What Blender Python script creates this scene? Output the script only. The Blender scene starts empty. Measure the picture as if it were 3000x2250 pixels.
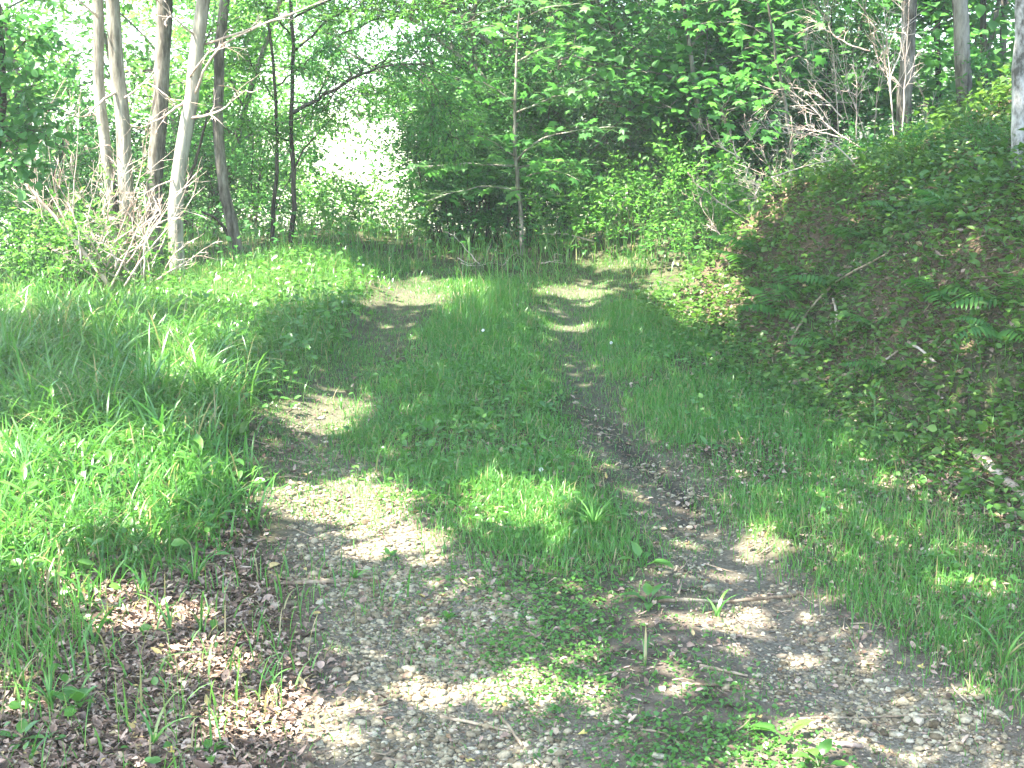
import bpy, math, random
import numpy as np
from mathutils import Vector, Matrix
rng = np.random.default_rng(7)
random.seed(7)
sc = bpy.context.scene
COL = sc.collection

# ------------------------------------------------------------------ camera
HAZE = 0.0021
F = 4121.0                        # focal length in pixels of the 3000 px wide photograph
PITCH = math.radians(9.9)
CAM = np.array([0.0, 0.0, 2.31])
cd = bpy.data.cameras.new('camera'); cam = bpy.data.objects.new('camera', cd); COL.objects.link(cam)
cam.location = CAM; cam.rotation_euler = (math.radians(90) - PITCH, 0, 0)
cd.sensor_width = 36; cd.lens = F / 3000 * 36; cd.clip_start = 0.05; cd.clip_end = 2000
sc.camera = cam
# ------------------------------------------------------------------ world, sun, exposure
SUN_EL = math.radians(60)
SAZ = np.array([-0.93, -0.37]); SAZ /= np.linalg.norm(SAZ)
S = np.array([SAZ[0]*math.cos(SUN_EL), SAZ[1]*math.cos(SUN_EL), math.sin(SUN_EL)])
w = bpy.data.worlds.new('World'); sc.world = w; w.use_nodes = True
nt = w.node_tree; bg = nt.nodes['Background']
sky = nt.nodes.new('ShaderNodeTexSky'); sky.sky_type = 'NISHITA'; sky.sun_disc = False
sky.sun_elevation = SUN_EL; sky.sun_rotation = math.atan2(S[0], S[1]); sky.air_density = 0.95; sky.dust_density = 1.5
nt.links.new(sky.outputs[0], bg.inputs[0]); bg.inputs[1].default_value = 0.15
sl = bpy.data.lights.new('sun', 'SUN'); sl.energy = 4.8; sl.angle = math.radians(0.55); sl.color = (1, 0.95, 0.87)
so = bpy.data.objects.new('sun', sl); COL.objects.link(so); so.location = (0, 0, 30)
so.rotation_euler = Vector(-S).to_track_quat('-Z', 'Y').to_euler()
vs = sc.view_settings; vs.view_transform = 'Standard'; vs.look = 'None'; vs.exposure = 3.2; vs.gamma = 1; vs.use_curve_mapping = False
sc.render.engine = 'CYCLES'
sc.cycles.max_bounces = 7; sc.cycles.diffuse_bounces = 4; sc.cycles.glossy_bounces = 2; sc.cycles.transmission_bounces = 5
sc.cycles.use_denoising = True
sc.cycles.sample_clamp_indirect = 6

# ------------------------------------------------------------------ noise + pixel helpers
_tab = np.random.default_rng(3).random((256, 256))
def vnoise(x, y, s=1.0, o=0):
    x = np.asarray(x, float)*s + 31.7*o + 500; y = np.asarray(y, float)*s + 17.3*o + 500
    xi = np.floor(x).astype(int); yi = np.floor(y).astype(int); fx = x-xi; fy = y-yi
    fx = fx*fx*(3-2*fx); fy = fy*fy*(3-2*fy)
    g = lambda a, b: _tab[a % 256, b % 256]
    return (g(xi, yi)*(1-fx)+g(xi+1, yi)*fx)*(1-fy) + (g(xi, yi+1)*(1-fx)+g(xi+1, yi+1)*fx)*fy
def fbm(x, y, s=1.0, o=0): return (vnoise(x, y, s, o)*4 + vnoise(x, y, s*2.1, o+1)*2 + vnoise(x, y, s*4.3, o+2))/7
def sstep(a, b, x):
    t = np.clip((np.asarray(x, float)-a)/(b-a), 0, 1); return t*t*(3-2*t)
cp, sp = math.cos(PITCH), math.sin(PITCH)
def ray(px, py):
    a = (px-1500)/F; b = (1125-py)/F
    return np.array([a, cp + b*sp, -sp + b*cp])
def P(px, py, Y):                                   # the point at distance Y seen at a pixel
    r = ray(px, py); return CAM + r*(Y/r[1])
def proj(p):
    q = np.asarray(p, float)-CAM
    dep = q[..., 1]*cp - q[..., 2]*sp; up = q[..., 1]*sp + q[..., 2]*cp
    dep = np.where(np.abs(dep) < 1e-4, 1e-4, dep)
    return 1500 + F*q[..., 0]/dep, 1125 - F*up/dep, dep

# ------------------------------------------------------------------ terrain
G = math.tan(math.radians(5))
def plane_at(px, py):
    r = ray(px, py); t = CAM[2]/(G*r[1]-r[2]); return CAM + r*t
RL = np.array([plane_at(*q)[:2] for q in [(1430, 2400), (1400, 2250), (1330, 1950), (1200, 1700), (1060, 1500), (960, 1250), (1010, 1080), (1110, 950), (1190, 860), (1190, 815)]])
RR = np.array([plane_at(*q)[:2] for q in [(3050, 2400), (2780, 2200), (2400, 1950), (2180, 1700), (2020, 1500), (1830, 1250), (1720, 1080), (1680, 950), (1690, 860), (1720, 815)]])
def xl(y): return np.interp(y, RL[:, 1], RL[:, 0])
def xr(y): return np.interp(y, RR[:, 1], RR[:, 0])
def toe(y): return np.where(y < 11.1, 1.08 + (11.2-np.asarray(y, float))*0.275, 1.08 + (np.asarray(y, float)-11.2)*1.0)
def bank_s(x, y): return x - toe(y) + 0.35*(fbm(x, y, 0.7, 5)-.5)
def H(x, y):
    x = np.asarray(x, float); y = np.asarray(y, float)
    yy = np.minimum(y, 12.5); base = G*yy + np.where(y > 12.5, 0.28*(1-np.exp(-(y-12.5)/2.5)), 0)
    base = base - sstep(14.5, 24, y)*sstep(3.5, -1, x)*1.5               # falls away to the open field beyond
    base = base - sstep(-3.2, -9, x)*1.2*sstep(10, 14, y) + 0.10*np.exp(-((x+1.9)/.7)**2)*sstep(5.5, 8, y)
    s = bank_s(x, y); sp_ = np.where(s > 0, s, 0)
    hb = 1.08*(np.sqrt(sp_**2+.06)-.245)*np.where(s > 0, 1, 0)
    hb = np.where(hb > .9, .9+(hb-.9)*.4, hb); hb = np.minimum(hb, 9)
    hb = hb*sstep(60, 30, y) + (0.16*(fbm(x, y, 3.2, 9)-.5)+.30*(fbm(x, y, 1.1, 10)-.5))*sstep(0, .7, s)
    rut = np.exp(-((x-xl(y))/.24)**2)*.05 + np.exp(-((x-xr(y))/.22)**2)*.06
    rut = rut*sstep(14, 12, y)
    hill = sstep(50, 140, y)*9*sstep(-60, 40, x+20)
    base = base + .42*np.exp(-((x-1.75)/.9)**2-((y-14.2)/1.2)**2)
    return base + hb - rut + 0.03*(fbm(x, y, 2.2)-.5) + hill + 0.3*(fbm(x, y, .12, 3)-.5)*sstep(14, 30, y)
def at(px, py):
    r = ray(px, py); t = 2.5
    for i in range(4000):
        p = CAM + r*t
        if p[2] < H(p[0], p[1]): break
        t += 0.02 if t < 16 else .2
    for i in range(3):
        p = CAM + r*t; t -= (p[2]-H(p[0], p[1]))/(r[2]-0.08)*.5
    p = CAM+r*t; p[2] = H(p[0], p[1]); return p
def gpoint(px, Y):
    x = CAM[0] + (px-1500)/F*Y*1.0; return np.array([x, Y, H(x, Y)])
def inpoly(px, py, poly):
    n = len(poly); ins = np.zeros(len(px), bool); j = n-1
    for i in range(n):
        xi, yi = poly[i]; xj, yj = poly[j]
        c = ((yi > py) != (yj > py)) & (px < (xj-xi)*(py-yi)/((yj-yi) or 1e-9)+xi)
        ins ^= c; j = i
    return ins
def scatter_poly(poly_px, n, dens=None):
    """n ground points inside a patch of ground (given by where its outline stands)"""
    poly = [tuple(at(*q)[:2]) for q in poly_px]
    a = np.array(poly); lo, hi = a.min(0), a.max(0); out = np.zeros((0, 2)); it = 0
    while len(out) < n and it < 60:
        q = lo + rng.random((n*2, 2))*(hi-lo); q = q[inpoly(q[:, 0], q[:, 1], poly)]
        if dens is not None: q = q[rng.random(len(q)) < dens(q[:, 0], q[:, 1])]
        out = np.vstack([out, q]); it += 1
    out = out[:n]+rng.normal(0, .085, (len(out[:n]), 2)); return np.column_stack([out, H(out[:, 0], out[:, 1])])
def scatter_box(x0, x1, y0, y1, n, dens=None):
    out = np.zeros((0, 2)); it = 0
    while len(out) < n and it < 60:
        q = np.column_stack([rng.uniform(x0, x1, n*2), rng.uniform(y0, y1, n*2)])
        if dens is not None: q = q[rng.random(len(q)) < dens(q[:, 0], q[:, 1])]
        out = np.vstack([out, q]); it += 1
    out = out[:n]; return np.column_stack([out, H(out[:, 0], out[:, 1])])

# ------------------------------------------------------------------ materials
def new_mat(name):
    m = bpy.data.materials.new(name); m.use_nodes = True; n = m.node_tree.nodes; n.clear()
    o = n.new('ShaderNodeOutputMaterial'); return m, m.node_tree, o
def ramp(nt, stops, src):
    r = nt.nodes.new('ShaderNodeValToRGB'); e = r.color_ramp.elements
    while len(e) < len(stops): e.new(0.5)
    for k, (p, c) in enumerate(stops): e[k].position = p; e[k].color = (*c, 1)
    nt.links.new(src, r.inputs[0]); return r.outputs[0]
def noise_node(nt, scale, detail=4, rough=.6, coords='Object', vec=None):
    n = nt.nodes.new('ShaderNodeTexNoise'); n.inputs['Scale'].default_value = scale; n.inputs['Detail'].default_value = detail; n.inputs['Roughness'].default_value = rough
    if vec is None:
        g = nt.nodes.new('ShaderNodeNewGeometry'); vec = g.outputs['Position']
    nt.links.new(vec, n.inputs['Vector']); return n.outputs[0]
def leaf_mat(name, c0, c1, c2, trans=.45, rough=.45, spec=.35, tboost=(1.3, 1.35, 1.0), straw=False):
    m, nt, o = new_mat(name)
    a = nt.nodes.new('ShaderNodeAttribute'); a.attribute_name = 'rnd'
    col = ramp(nt, [(0, c0), (.5, c1), (.88, c2), (.95, (.30, .26, .12))] if straw else [(0, c0), (.5, c1), (1, c2)], a.outputs['Fac'])
    b = nt.nodes.new('ShaderNodeBsdfPrincipled'); b.inputs['Roughness'].default_value = rough; b.inputs['Specular IOR Level'].default_value = spec
    nt.links.new(col, b.inputs['Base Color'])
    t = nt.nodes.new('ShaderNodeBsdfTranslucent')
    mu = nt.nodes.new('ShaderNodeMix'); mu.data_type = 'RGBA'; mu.blend_type = 'MULTIPLY'; mu.inputs[0].default_value = 1
    nt.links.new(col, mu.inputs[6]); mu.inputs[7].default_value = (*tboost, 1); nt.links.new(mu.outputs[2], t.inputs[0])
    x = nt.nodes.new('ShaderNodeMixShader'); x.inputs[0].default_value = trans
    nt.links.new(b.outputs[0], x.inputs[1]); nt.links.new(t.outputs[0], x.inputs[2]); nt.links.new(x.outputs[0], o.inputs[0]); return m
def bark_mat(name, c0, c1, c2, scale=34, bump=.9, zs=.22):
    m, nt, o = new_mat(name)
    g = nt.nodes.new('ShaderNodeNewGeometry'); mp = nt.nodes.new('ShaderNodeMapping'); mp.inputs['Scale'].default_value = (1, 1, zs)
    nt.links.new(g.outputs['Position'], mp.inputs[0])
    n1 = noise_node(nt, scale, 6, .65, vec=mp.outputs[0]); n2 = noise_node(nt, scale*.22, 3, .5, vec=mp.outputs[0])
    ad = nt.nodes.new('ShaderNodeMath'); ad.operation = 'MULTIPLY_ADD'; ad.inputs[1].default_value = .5; nt.links.new(n1, ad.inputs[0])
    mm = nt.nodes.new('ShaderNodeMath'); mm.operation = 'MULTIPLY'; mm.inputs[1].default_value = .5; nt.links.new(n2, mm.inputs[0]); nt.links.new(mm.outputs[0], ad.inputs[2])
    col = ramp(nt, [(.40, c0), (.49, c1), (.60, c2)], ad.outputs[0])
    b = nt.nodes.new('ShaderNodeBsdfPrincipled'); b.inputs['Roughness'].default_value = .9; b.inputs['Specular IOR Level'].default_value = .15
    nt.links.new(col, b.inputs['Base Color'])
    bm = nt.nodes.new('ShaderNodeBump'); bm.inputs['Strength'].default_value = bump; bm.inputs['Distance'].default_value = .02; nt.links.new(n1, bm.inputs['Height']); nt.links.new(bm.outputs[0], b.inputs['Normal'])
    nt.links.new(b.outputs[0], o.inputs[0]); return m
def var_mat(name, stops, rough=.9, spec=.2, scale=60, amt=.35):          # colour by piece, mottled
    m, nt, o = new_mat(name)
    a = nt.nodes.new('ShaderNodeAttribute'); a.attribute_name = 'rnd'
    oi = nt.nodes.new('ShaderNodeObjectInfo')
    ad = nt.nodes.new('ShaderNodeMath'); ad.operation = 'ADD'; nt.links.new(a.outputs['Fac'], ad.inputs[0]); nt.links.new(oi.outputs['Random'], ad.inputs[1])
    fr = nt.nodes.new('ShaderNodeMath'); fr.operation = 'FRACT'; nt.links.new(ad.outputs[0], fr.inputs[0])
    col = ramp(nt, stops, fr.outputs[0])
    n = noise_node(nt, scale, 3)
    dk = ramp(nt, [(.3, (1-amt,)*3), (.7, (1+amt*.4,)*3)], n)
    mu = nt.nodes.new('ShaderNodeMix'); mu.data_type = 'RGBA'; mu.blend_type = 'MULTIPLY'; mu.inputs[0].default_value = 1
    nt.links.new(col, mu.inputs[6]); nt.links.new(dk, mu.inputs[7])
    b = nt.nodes.new('ShaderNodeBsdfPrincipled'); b.inputs['Roughness'].default_value = rough; b.inputs['Specular IOR Level'].default_value = spec
    nt.links.new(mu.outputs[2], b.inputs['Base Color']); nt.links.new(b.outputs[0], o.inputs[0]); return m

M = {}
M['leaf_sun'] = leaf_mat('leaf_sunlit_green', (.055, .17, .026), (.09, .24, .038), (.16, .31, .066), .55)  # brightened leaf green, sunlight put into the colour
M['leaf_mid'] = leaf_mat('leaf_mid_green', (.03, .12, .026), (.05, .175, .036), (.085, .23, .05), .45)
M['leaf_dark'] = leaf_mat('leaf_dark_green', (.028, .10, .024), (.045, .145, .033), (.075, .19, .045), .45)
M['leaf_grey'] = leaf_mat('leaf_grey_green', (.055, .13, .055), (.085, .18, .08), (.13, .23, .11), .35, .5)
M['maple'] = leaf_mat('maple_leaf', (.045, .16, .033), (.07, .21, .045), (.11, .27, .06), .55, .5)
M['grass'] = leaf_mat('grass_blade', (.045, .155, .024), (.075, .22, .034), (.13, .285, .055), .4, .35, .5, straw=True)
M['grass_tall'] = leaf_mat('tall_grass_blade', (.045, .15, .024), (.075, .205, .032), (.135, .27, .055), .4, .32, .6, straw=True)
M['weed'] = leaf_mat('broad_weed_leaf', (.045, .14, .019), (.07, .195, .027), (.115, .25, .042), .4, .33, .6)
M['cover'] = leaf_mat('bank_cover_leaf', (.045, .11, .016), (.072, .16, .022), (.12, .20, .032), .4, .4, .45)
M['bark'] = bark_mat('bark_grey_brown', (.04, .034, .026), (.125, .108, .085), (.26, .235, .19))
M['bark_pale'] = bark_mat('bark_pale_smooth', (.06, .05, .036), (.19, .17, .13), (.34, .32, .26), 26, 1.0, .16)
M['bark_dark'] = bark_mat('bark_dark', (.018, .014, .011), (.045, .036, .028), (.09, .075, .06))
M['bark_birch'] = bark_mat('bark_whitish', (.07, .065, .055), (.27, .26, .235), (.47, .46, .43), 26, .6, .55)
M['deadwood'] = bark_mat('dead_twig_wood', (.20, .14, .10), (.40, .31, .25), (.56, .47, .40), 20, .3)
M['stick'] = bark_mat('fallen_stick_wood', (.10, .07, .045), (.24, .18, .12), (.40, .32, .22), 25, .4)
M['stone'] = var_mat('limestone_gravel', [(0, (.09, .068, .04)), (.25, (.18, .145, .09)), (.55, (.265, .22, .14)), (.85, (.35, .305, .205)), (.94, (.43, .385, .28)), (1, (.25, .15, .08))], .9, .15, 90, .45)
M['litter'] = var_mat('dry_fallen_leaf', [(0, (.07, .045, .03)), (.3, (.155, .10, .07)), (.55, (.25, .17, .125)), (.78, (.36, .26, .20)), (.93, (.44, .34, .26)), (1, (.38, .29, .10))], .8, .25, 45, .4)
M['yellow'] = var_mat('yellow_fallen_leaf', [(0, (.45, .33, .06)), (1, (.50, .42, .12))], .7, .3)
M['white'] = var_mat('white_flower', [(0, (.7, .7, .66)), (1, (.8, .8, .78))], .8, .2)
M['stem'] = leaf_mat('green_stem', (.06, .14, .03), (.09, .18, .045), (.14, .22, .06), .15)
M['fern'] = leaf_mat('fern_frond', (.035, .12, .02), (.06, .18, .028), (.10, .24, .035), .45)

def ground_mat():
    m, nt, o = new_mat('forest_floor')
    def attr(n):
        a = nt.nodes.new('ShaderNodeAttribute'); a.attribute_name = n; return a.outputs['Fac']
    n1 = noise_node(nt, 9, 8, .7); n2 = noise_node(nt, 70, 4, .7); n3 = noise_node(nt, 2.2, 4, .6)
    dirt = ramp(nt, [(.3, (.045, .035, .026)), (.5, (.10, .08, .06)), (.7, (.19, .155, .12))], n1)
    grit = ramp(nt, [(.32, (.05, .042, .03)), (.5, (.13, .115, .085)), (.68, (.25, .225, .18))], n2)
    leafy = ramp(nt, [(.36, (.02, .014, .009)), (.5, (.085, .055, .036)), (.66, (.20, .135, .095))], n2)
    soil = ramp(nt, [(.35, (.03, .03, .016)), (.55, (.05, .06, .022)), (.7, (.085, .08, .04))], n1)
    field = ramp(nt, [(.3, (.34, .33, .20)), (.55, (.46, .43, .32)), (.75, (.55, .51, .42))], n3)
    def mix(fac, a, b):
        x = nt.nodes.new('ShaderNodeMix'); x.data_type = 'RGBA'; nt.links.new(fac, x.inputs[0]); nt.links.new(a, x.inputs[6]); nt.links.new(b, x.inputs[7]); return x.outputs[2]
    c = mix(attr('green'), dirt, soil); c = mix(attr('litter'), c, leafy); c = mix(attr('gravel'), c, grit); c = mix(attr('field'), c, field); dk_ = ramp(nt, [(.3, (.012, .010, .008)), (.7, (.035, .028, .022))], n2); c = mix(attr('mud'), c, dk_)
    b = nt.nodes.new('ShaderNodeBsdfPrincipled'); b.inputs['Roughness'].default_value = .95; b.inputs['Specular IOR Level'].default_value = .1
    nt.links.new(c, b.inputs['Base Color'])
    bm = nt.nodes.new('ShaderNodeBump'); bm.inputs['Strength'].default_value = .7; bm.inputs['Distance'].default_value = .015; nt.links.new(n2, bm.inputs['Height']); nt.links.new(bm.outputs[0], b.inputs['Normal'])
    nt.links.new(b.outputs[0], o.inputs[0]); return m
M['ground'] = ground_mat()

# ------------------------------------------------------------------ mesh helpers
def mesh(name, V, faces, mat, rnd=None, smooth=False, attrs=None):
    """faces: list of integer arrays (n,3) / (n,4)"""
    V = np.asarray(V, np.float32).reshape(-1, 3); faces = [np.asarray(f, np.int32) for f in faces if len(f)]
    me = bpy.data.meshes.new(name); me.vertices.add(len(V)); me.vertices.foreach_set('co', V.ravel())
    li = np.concatenate([f.ravel() for f in faces]); ln = np.concatenate([np.full(len(f), f.shape[1], np.int32) for f in faces])
    st = np.concatenate([[0], np.cumsum(ln)[:-1]]).astype(np.int32)
    me.loops.add(len(li)); me.loops.foreach_set('vertex_index', li); me.polygons.add(len(ln)); me.polygons.foreach_set('loop_start', st)
    if smooth: me.polygons.foreach_set('use_smooth', np.ones(len(ln), bool))
    me.update(calc_edges=True)
    at_ = dict(attrs or {})
    if rnd is not None: at_['rnd'] = rnd
    for k, v in at_.items():
        a = me.attributes.new(k, 'FLOAT', 'POINT'); a.data.foreach_set('value', np.asarray(v, np.float32))
    me.materials.append(mat); return me
def link(name, me, parent=None, loc=(0, 0, 0), rot=None, scale=None):
    o = bpy.data.objects.new(name, me); COL.objects.link(o); o.location = loc
    if rot is not None: o.rotation_euler = rot
    if scale is not None: o.scale = scale if hasattr(scale, '__len__') else (scale,)*3
    o.parent = parent; return o
def tag(o, label=None, cat=None, group=None, kind=None):
    if label: o['label'] = label
    if cat: o['category'] = cat
    if group: o['group'] = group
    if kind: o['kind'] = kind
    return o
def thing(name, label, cat, loc, group=None, rot=None, scale=None):
    return tag(link(name, None, None, tuple(loc), rot, scale), label, cat, group)
class Buf:
    def __init__(s): s.V = []; s.F = {}; s.R = []; s.n = 0
    def add(s, V, faces, rnd=None):
        V = np.asarray(V, float).reshape(-1, 3)
        for f in faces:
            f = np.asarray(f, np.int64)
            if len(f): s.F.setdefault(f.shape[1], []).append(f+s.n)
        s.V.append(V); s.R.append(np.full(len(V), .5) if rnd is None else np.broadcast_to(rnd, len(V))); s.n += len(V)
    def mesh(s, name, mat, org=(0, 0, 0), smooth=False):
        return mesh(name, np.concatenate(s.V)-np.asarray(org), [np.concatenate(f) for f in s.F.values()], mat, np.concatenate(s.R), smooth)
    def part(s, name, mat, parent, org=(0, 0, 0), smooth=False):
        return link(name, s.mesh(name, mat, org, smooth), parent)
def unit(v):
    v = np.asarray(v, float); return v/np.maximum(np.linalg.norm(v, axis=-1, keepdims=True), 1e-9)
def tube(pts, rad, sides=7, rough=0, cap=True):
    pts = np.asarray(pts, float); n = len(pts); rad = np.broadcast_to(np.asarray(rad, float), n)
    tn = unit(np.gradient(pts, axis=0)); ref = np.array([0., 0, 1]) if abs(tn[0][2]) < .9 else np.array([0, 1., 0])
    V = []
    for i in range(n):
        u = unit(np.cross(tn[i], ref)); v = np.cross(tn[i], u); ref = np.cross(u, tn[i]) if False else ref
        a = np.arange(sides)/sides*2*math.pi; r = rad[i]*(1 + (rough*(rng.random(sides)-.5) if rough else 0))
        V.append(pts[i] + (np.cos(a)*r)[:, None]*u + (np.sin(a)*r)[:, None]*v)
    V = np.concatenate(V); i, k = np.meshgrid(np.arange(n-1), np.arange(sides), indexing='ij'); k2 = (k+1) % sides
    Q = np.stack([i*sides+k, i*sides+k2, (i+1)*sides+k2, (i+1)*sides+k], -1).reshape(-1, 4); fs = [Q]
    if cap:
        V = np.vstack([V, pts[-1], pts[0]]); k = np.arange(sides); b = (n-1)*sides
        fs.append(np.stack([b+k, b+(k+1) % sides, np.full(sides, n*sides)], -1)); fs.append(np.stack([(k+1) % sides, k, np.full(sides, n*sides+1)], -1))
    return V, fs
def smooth_path(pts, n=14, wob=0):
    pts = np.asarray(pts, float); t = np.concatenate([[0], np.cumsum(np.linalg.norm(np.diff(pts, axis=0), axis=1))]); q = np.linspace(0, t[-1], n)
    out = np.stack([np.interp(q, t, pts[:, k]) for k in range(3)], 1)
    for _ in range(2): out[1:-1] = (out[:-2]+2*out[1:-1]+out[2:])/4
    if wob: out[1:-1] += (rng.random((n-2, 3))-.5)*wob
    return out
def leaf_quads(p, d, nrm, L, W, fold=.18, droop=.0):
    """folded pointed leaf of two faces"""
    d = unit(d); s = unit(np.cross(nrm, d)); n = np.cross(d, s); L = np.broadcast_to(L, len(p))[:, None]; W = np.broadcast_to(W, len(p))[:, None]
    V = np.stack([p, p+d*L*.45+s*W*.5+n*W*fold, p+d*L-n*L*droop, p+d*L*.45-s*W*.5+n*W*fold], 1).reshape(-1, 3)
    b = np.arange(len(p))[:, None]*4
    return V, [np.concatenate([b+[0, 1, 2], b+[0, 2, 3]])]
def leaf_full(p, d, nrm, L, W, fold=.12, droop=.15, wid=(.82, .95, .55)):
    """rounded leaf: midrib of five points, curved, six side points"""
    d = unit(d); s = unit(np.cross(nrm, d)); n = np.cross(d, s); N = len(p); L = np.broadcast_to(L, N)[:, None]; W = np.broadcast_to(W, N)[:, None]
    droop = np.broadcast_to(droop, N)[:, None]
    def c(t): return p + d*L*t*(1-.25*droop*t) - n*L*droop*t*t
    t1, t2, t3 = .22, .5, .78
    rows = [c(0)]
    for t, k in ((t1, wid[0]), (t2, wid[1]), (t3, wid[2])): rows += [c(t)+s*W*.5*k+n*W*fold, c(t), c(t)-s*W*.5*k+n*W*fold]
    rows.append(c(1)); V = np.stack(rows, 1).reshape(-1, 3); b = np.arange(N)[:, None]*11
    T = [b+[0, 1, 2], b+[0, 2, 3], b+[7, 10, 8], b+[8, 10, 9]]; Q = [b+[1, 4, 5, 2], b+[2, 5, 6, 3], b+[4, 7, 8, 5], b+[5, 8, 9, 6]]
    return V, [np.concatenate(T), np.concatenate(Q)]
def blades(p, h, wd, lean, curl, segs=3):
    """grass blades: tapered curved strips"""
    N = len(p); h = np.broadcast_to(h, N)[:, None]; wd = np.broadcast_to(wd, N)[:, None]; curl = np.broadcast_to(curl, N)[:, None]
    l = np.column_stack([np.cos(lean), np.sin(lean), np.zeros(N)]); tw = lean + rng.normal(0, .7, N) + math.pi/2
    s = np.column_stack([np.cos(tw), np.sin(tw), np.zeros(N)]); up = np.array([0, 0, 1.]); rows = []
    for k in range(segs):
        t = k/segs; c = p + up*h*(t-.62*curl*t**2.2) + l*h*curl*.85*t**1.7; ww = wd*.5*(1-.75*t**2)*(1 if k else .7)
        rows += [c+s*ww, c-s*ww]
    rows.append(p + up*h*(1-.62*curl) + l*h*curl*.85); V = np.stack(rows, 1).reshape(-1, 3); m = 2*segs+1; b = np.arange(N)[:, None]*m; Q = []
    for k in range(segs-1): Q.append(b+[2*k, 2*k+1, 2*k+3, 2*k+2])
    fs = [np.concatenate([b+[2*segs-2, 2*segs-1, 2*segs]])]
    if Q: fs.append(np.concatenate(Q))
    return V, fs
def rep(r, k): return np.repeat(r, k)
def rdir(n, zs=1.0):
    v = rng.normal(size=(n, 3)); v[:, 2] *= zs; return unit(v)

# ------------------------------------------------------------------ ground, track and bank: one height field, cut along the verge
def axis(lo, a, b, hi, fine, grow=1.13):
    q = list(np.arange(a, b+1e-6, fine)); st = fine
    x = a
    while x > lo: st *= grow; x -= st; q.insert(0, x)
    st = fine; x = b
    while x < hi: st *= grow; x += st; q.append(x)
    return np.array(q)
gx = axis(-160, -3.2, 4.6, 160, .045); gy = axis(-30, 3.6, 13.5, 260, .05, 1.1)
X, Y = np.meshgrid(gx, gy, indexing='ij'); Z = H(X, Y); near = sstep(16, 10, Y)
Z = Z + near*.012*(fbm(X, Y, 14, 4)-.5)
nx, ny = X.shape; VV = np.stack([X, Y, Z], -1).reshape(-1, 3)
i, k = np.meshgrid(np.arange(nx-1), np.arange(ny-1), indexing='ij'); QF = np.stack([i*ny+k, (i+1)*ny+k, (i+1)*ny+k+1, i*ny+k+1], -1).reshape(-1, 4)
def gravel_w(x, y):
    wl = np.interp(y, [4, 6, 8, 12], [.55, .42, .32, .30]); wr = np.interp(y, [4, 6, 8, 12], [.42, .30, .26, .3])
    n = .25*(fbm(x, y, 2.5, 11)-.5)
    n2 = .55*(fbm(x, y, 5.5, 71)-.5)+.3*(fbm(x, y, 17, 72)-.5)
    a = sstep(1.3, .35, np.abs(x-xl(y)+n)/wl+n2)*np.interp(y, [5, 6.5, 7.6, 9, 12], [1, .85, .45, .2, .3]); b = sstep(1.3, .3, np.abs(x-xr(y)+n)/wr+n2)*np.interp(y, [4.5, 5.2, 6, 8, 12], [.9, .6, .4, .25, .4])
    return np.maximum(a, b)*sstep(13, 12, y)
def litter_w(x, y):
    l = sstep(-.35, -.75, x-xl(y)+.4*(fbm(x, y, 1.5, 2)-.5))*sstep(6.8, 5.6, y)
    b = sstep(-.3, .4, bank_s(x, y))*.75*(fbm(x, y, 2, 6) > .45)
    return np.maximum(l, b)
fx, fy = VV[:, 0], VV[:, 1]
gv = gravel_w(fx, fy); lt = litter_w(fx, fy); fl = sstep(19, 25, fy)*sstep(4, 0, fx)*(.5+.5*sstep(.3, .5, fbm(fx, fy, .2, 8))); gr = np.maximum(np.clip(1-gv-.3, 0, 1)*sstep(5, 6.5, fy), .75*sstep(6.6, 8.5, fy))
mudp = np.array([plane_at(*q)[:2] for q in [(1740, 1150), (1790, 1240), (1850, 1310), (1920, 1370), (2010, 1430)]])
mud = np.exp(-((fx-np.interp(fy, mudp[::-1, 1], mudp[::-1, 0])+.05*(fbm(fx, fy, 5, 81)-.5))/.085)**2)*sstep(6.2, 6.8, fy)*sstep(8.6, 7.6, fy)*.8
AT = {'mud': mud, 'gravel': gv, 'litter': lt, 'field': fl, 'green': gr}
cx = VV[QF].mean(1); inside_track = (cx[:, 0] > xl(cx[:, 1])-.62) & (cx[:, 0] < xr(cx[:, 1])+.55) & (cx[:, 1] < 12.8) & (cx[:, 1] > -2)
on_bank = (bank_s(cx[:, 0], cx[:, 1]) > 0) & ~inside_track
def sheet(name, mask):
    f = QF[mask]; u, inv = np.unique(f, return_inverse=True)
    o = link(name, mesh(name, VV[u], [inv.reshape(-1, 4)], M['ground'], None, True, {a: v[u] for a, v in AT.items()})); return tag(o, kind='structure')
track = sheet('track', inside_track); bank = sheet('bank', on_bank); ground = sheet('ground', ~(inside_track | on_bank))

# ------------------------------------------------------------------ the hazy air over the whole place
hm = bpy.data.materials.new('haze'); hm.use_nodes = True; hn = hm.node_tree; hn.nodes.clear(); ho = hn.nodes.new('ShaderNodeOutputMaterial'); hv = hn.nodes.new('ShaderNodeVolumePrincipled')
hv.inputs['Color'].default_value = (.88, .97, .93, 1); hv.inputs['Density'].default_value = HAZE; hv.inputs['Anisotropy'].default_value = .2; hn.links.new(hv.outputs[0], ho.inputs['Volume'])
hx = np.array([(x, y, z) for x in (-175, 175) for y in (-45, 275) for z in (-6, 15)], float)
tag(link('haze', mesh('haze', hx, [np.array([(0, 1, 3, 2), (4, 6, 7, 5), (0, 4, 5, 1), (2, 3, 7, 6), (0, 2, 6, 4), (1, 5, 7, 3)])], hm)), kind='stuff')
sc.cycles.volume_bounces = 1
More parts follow.
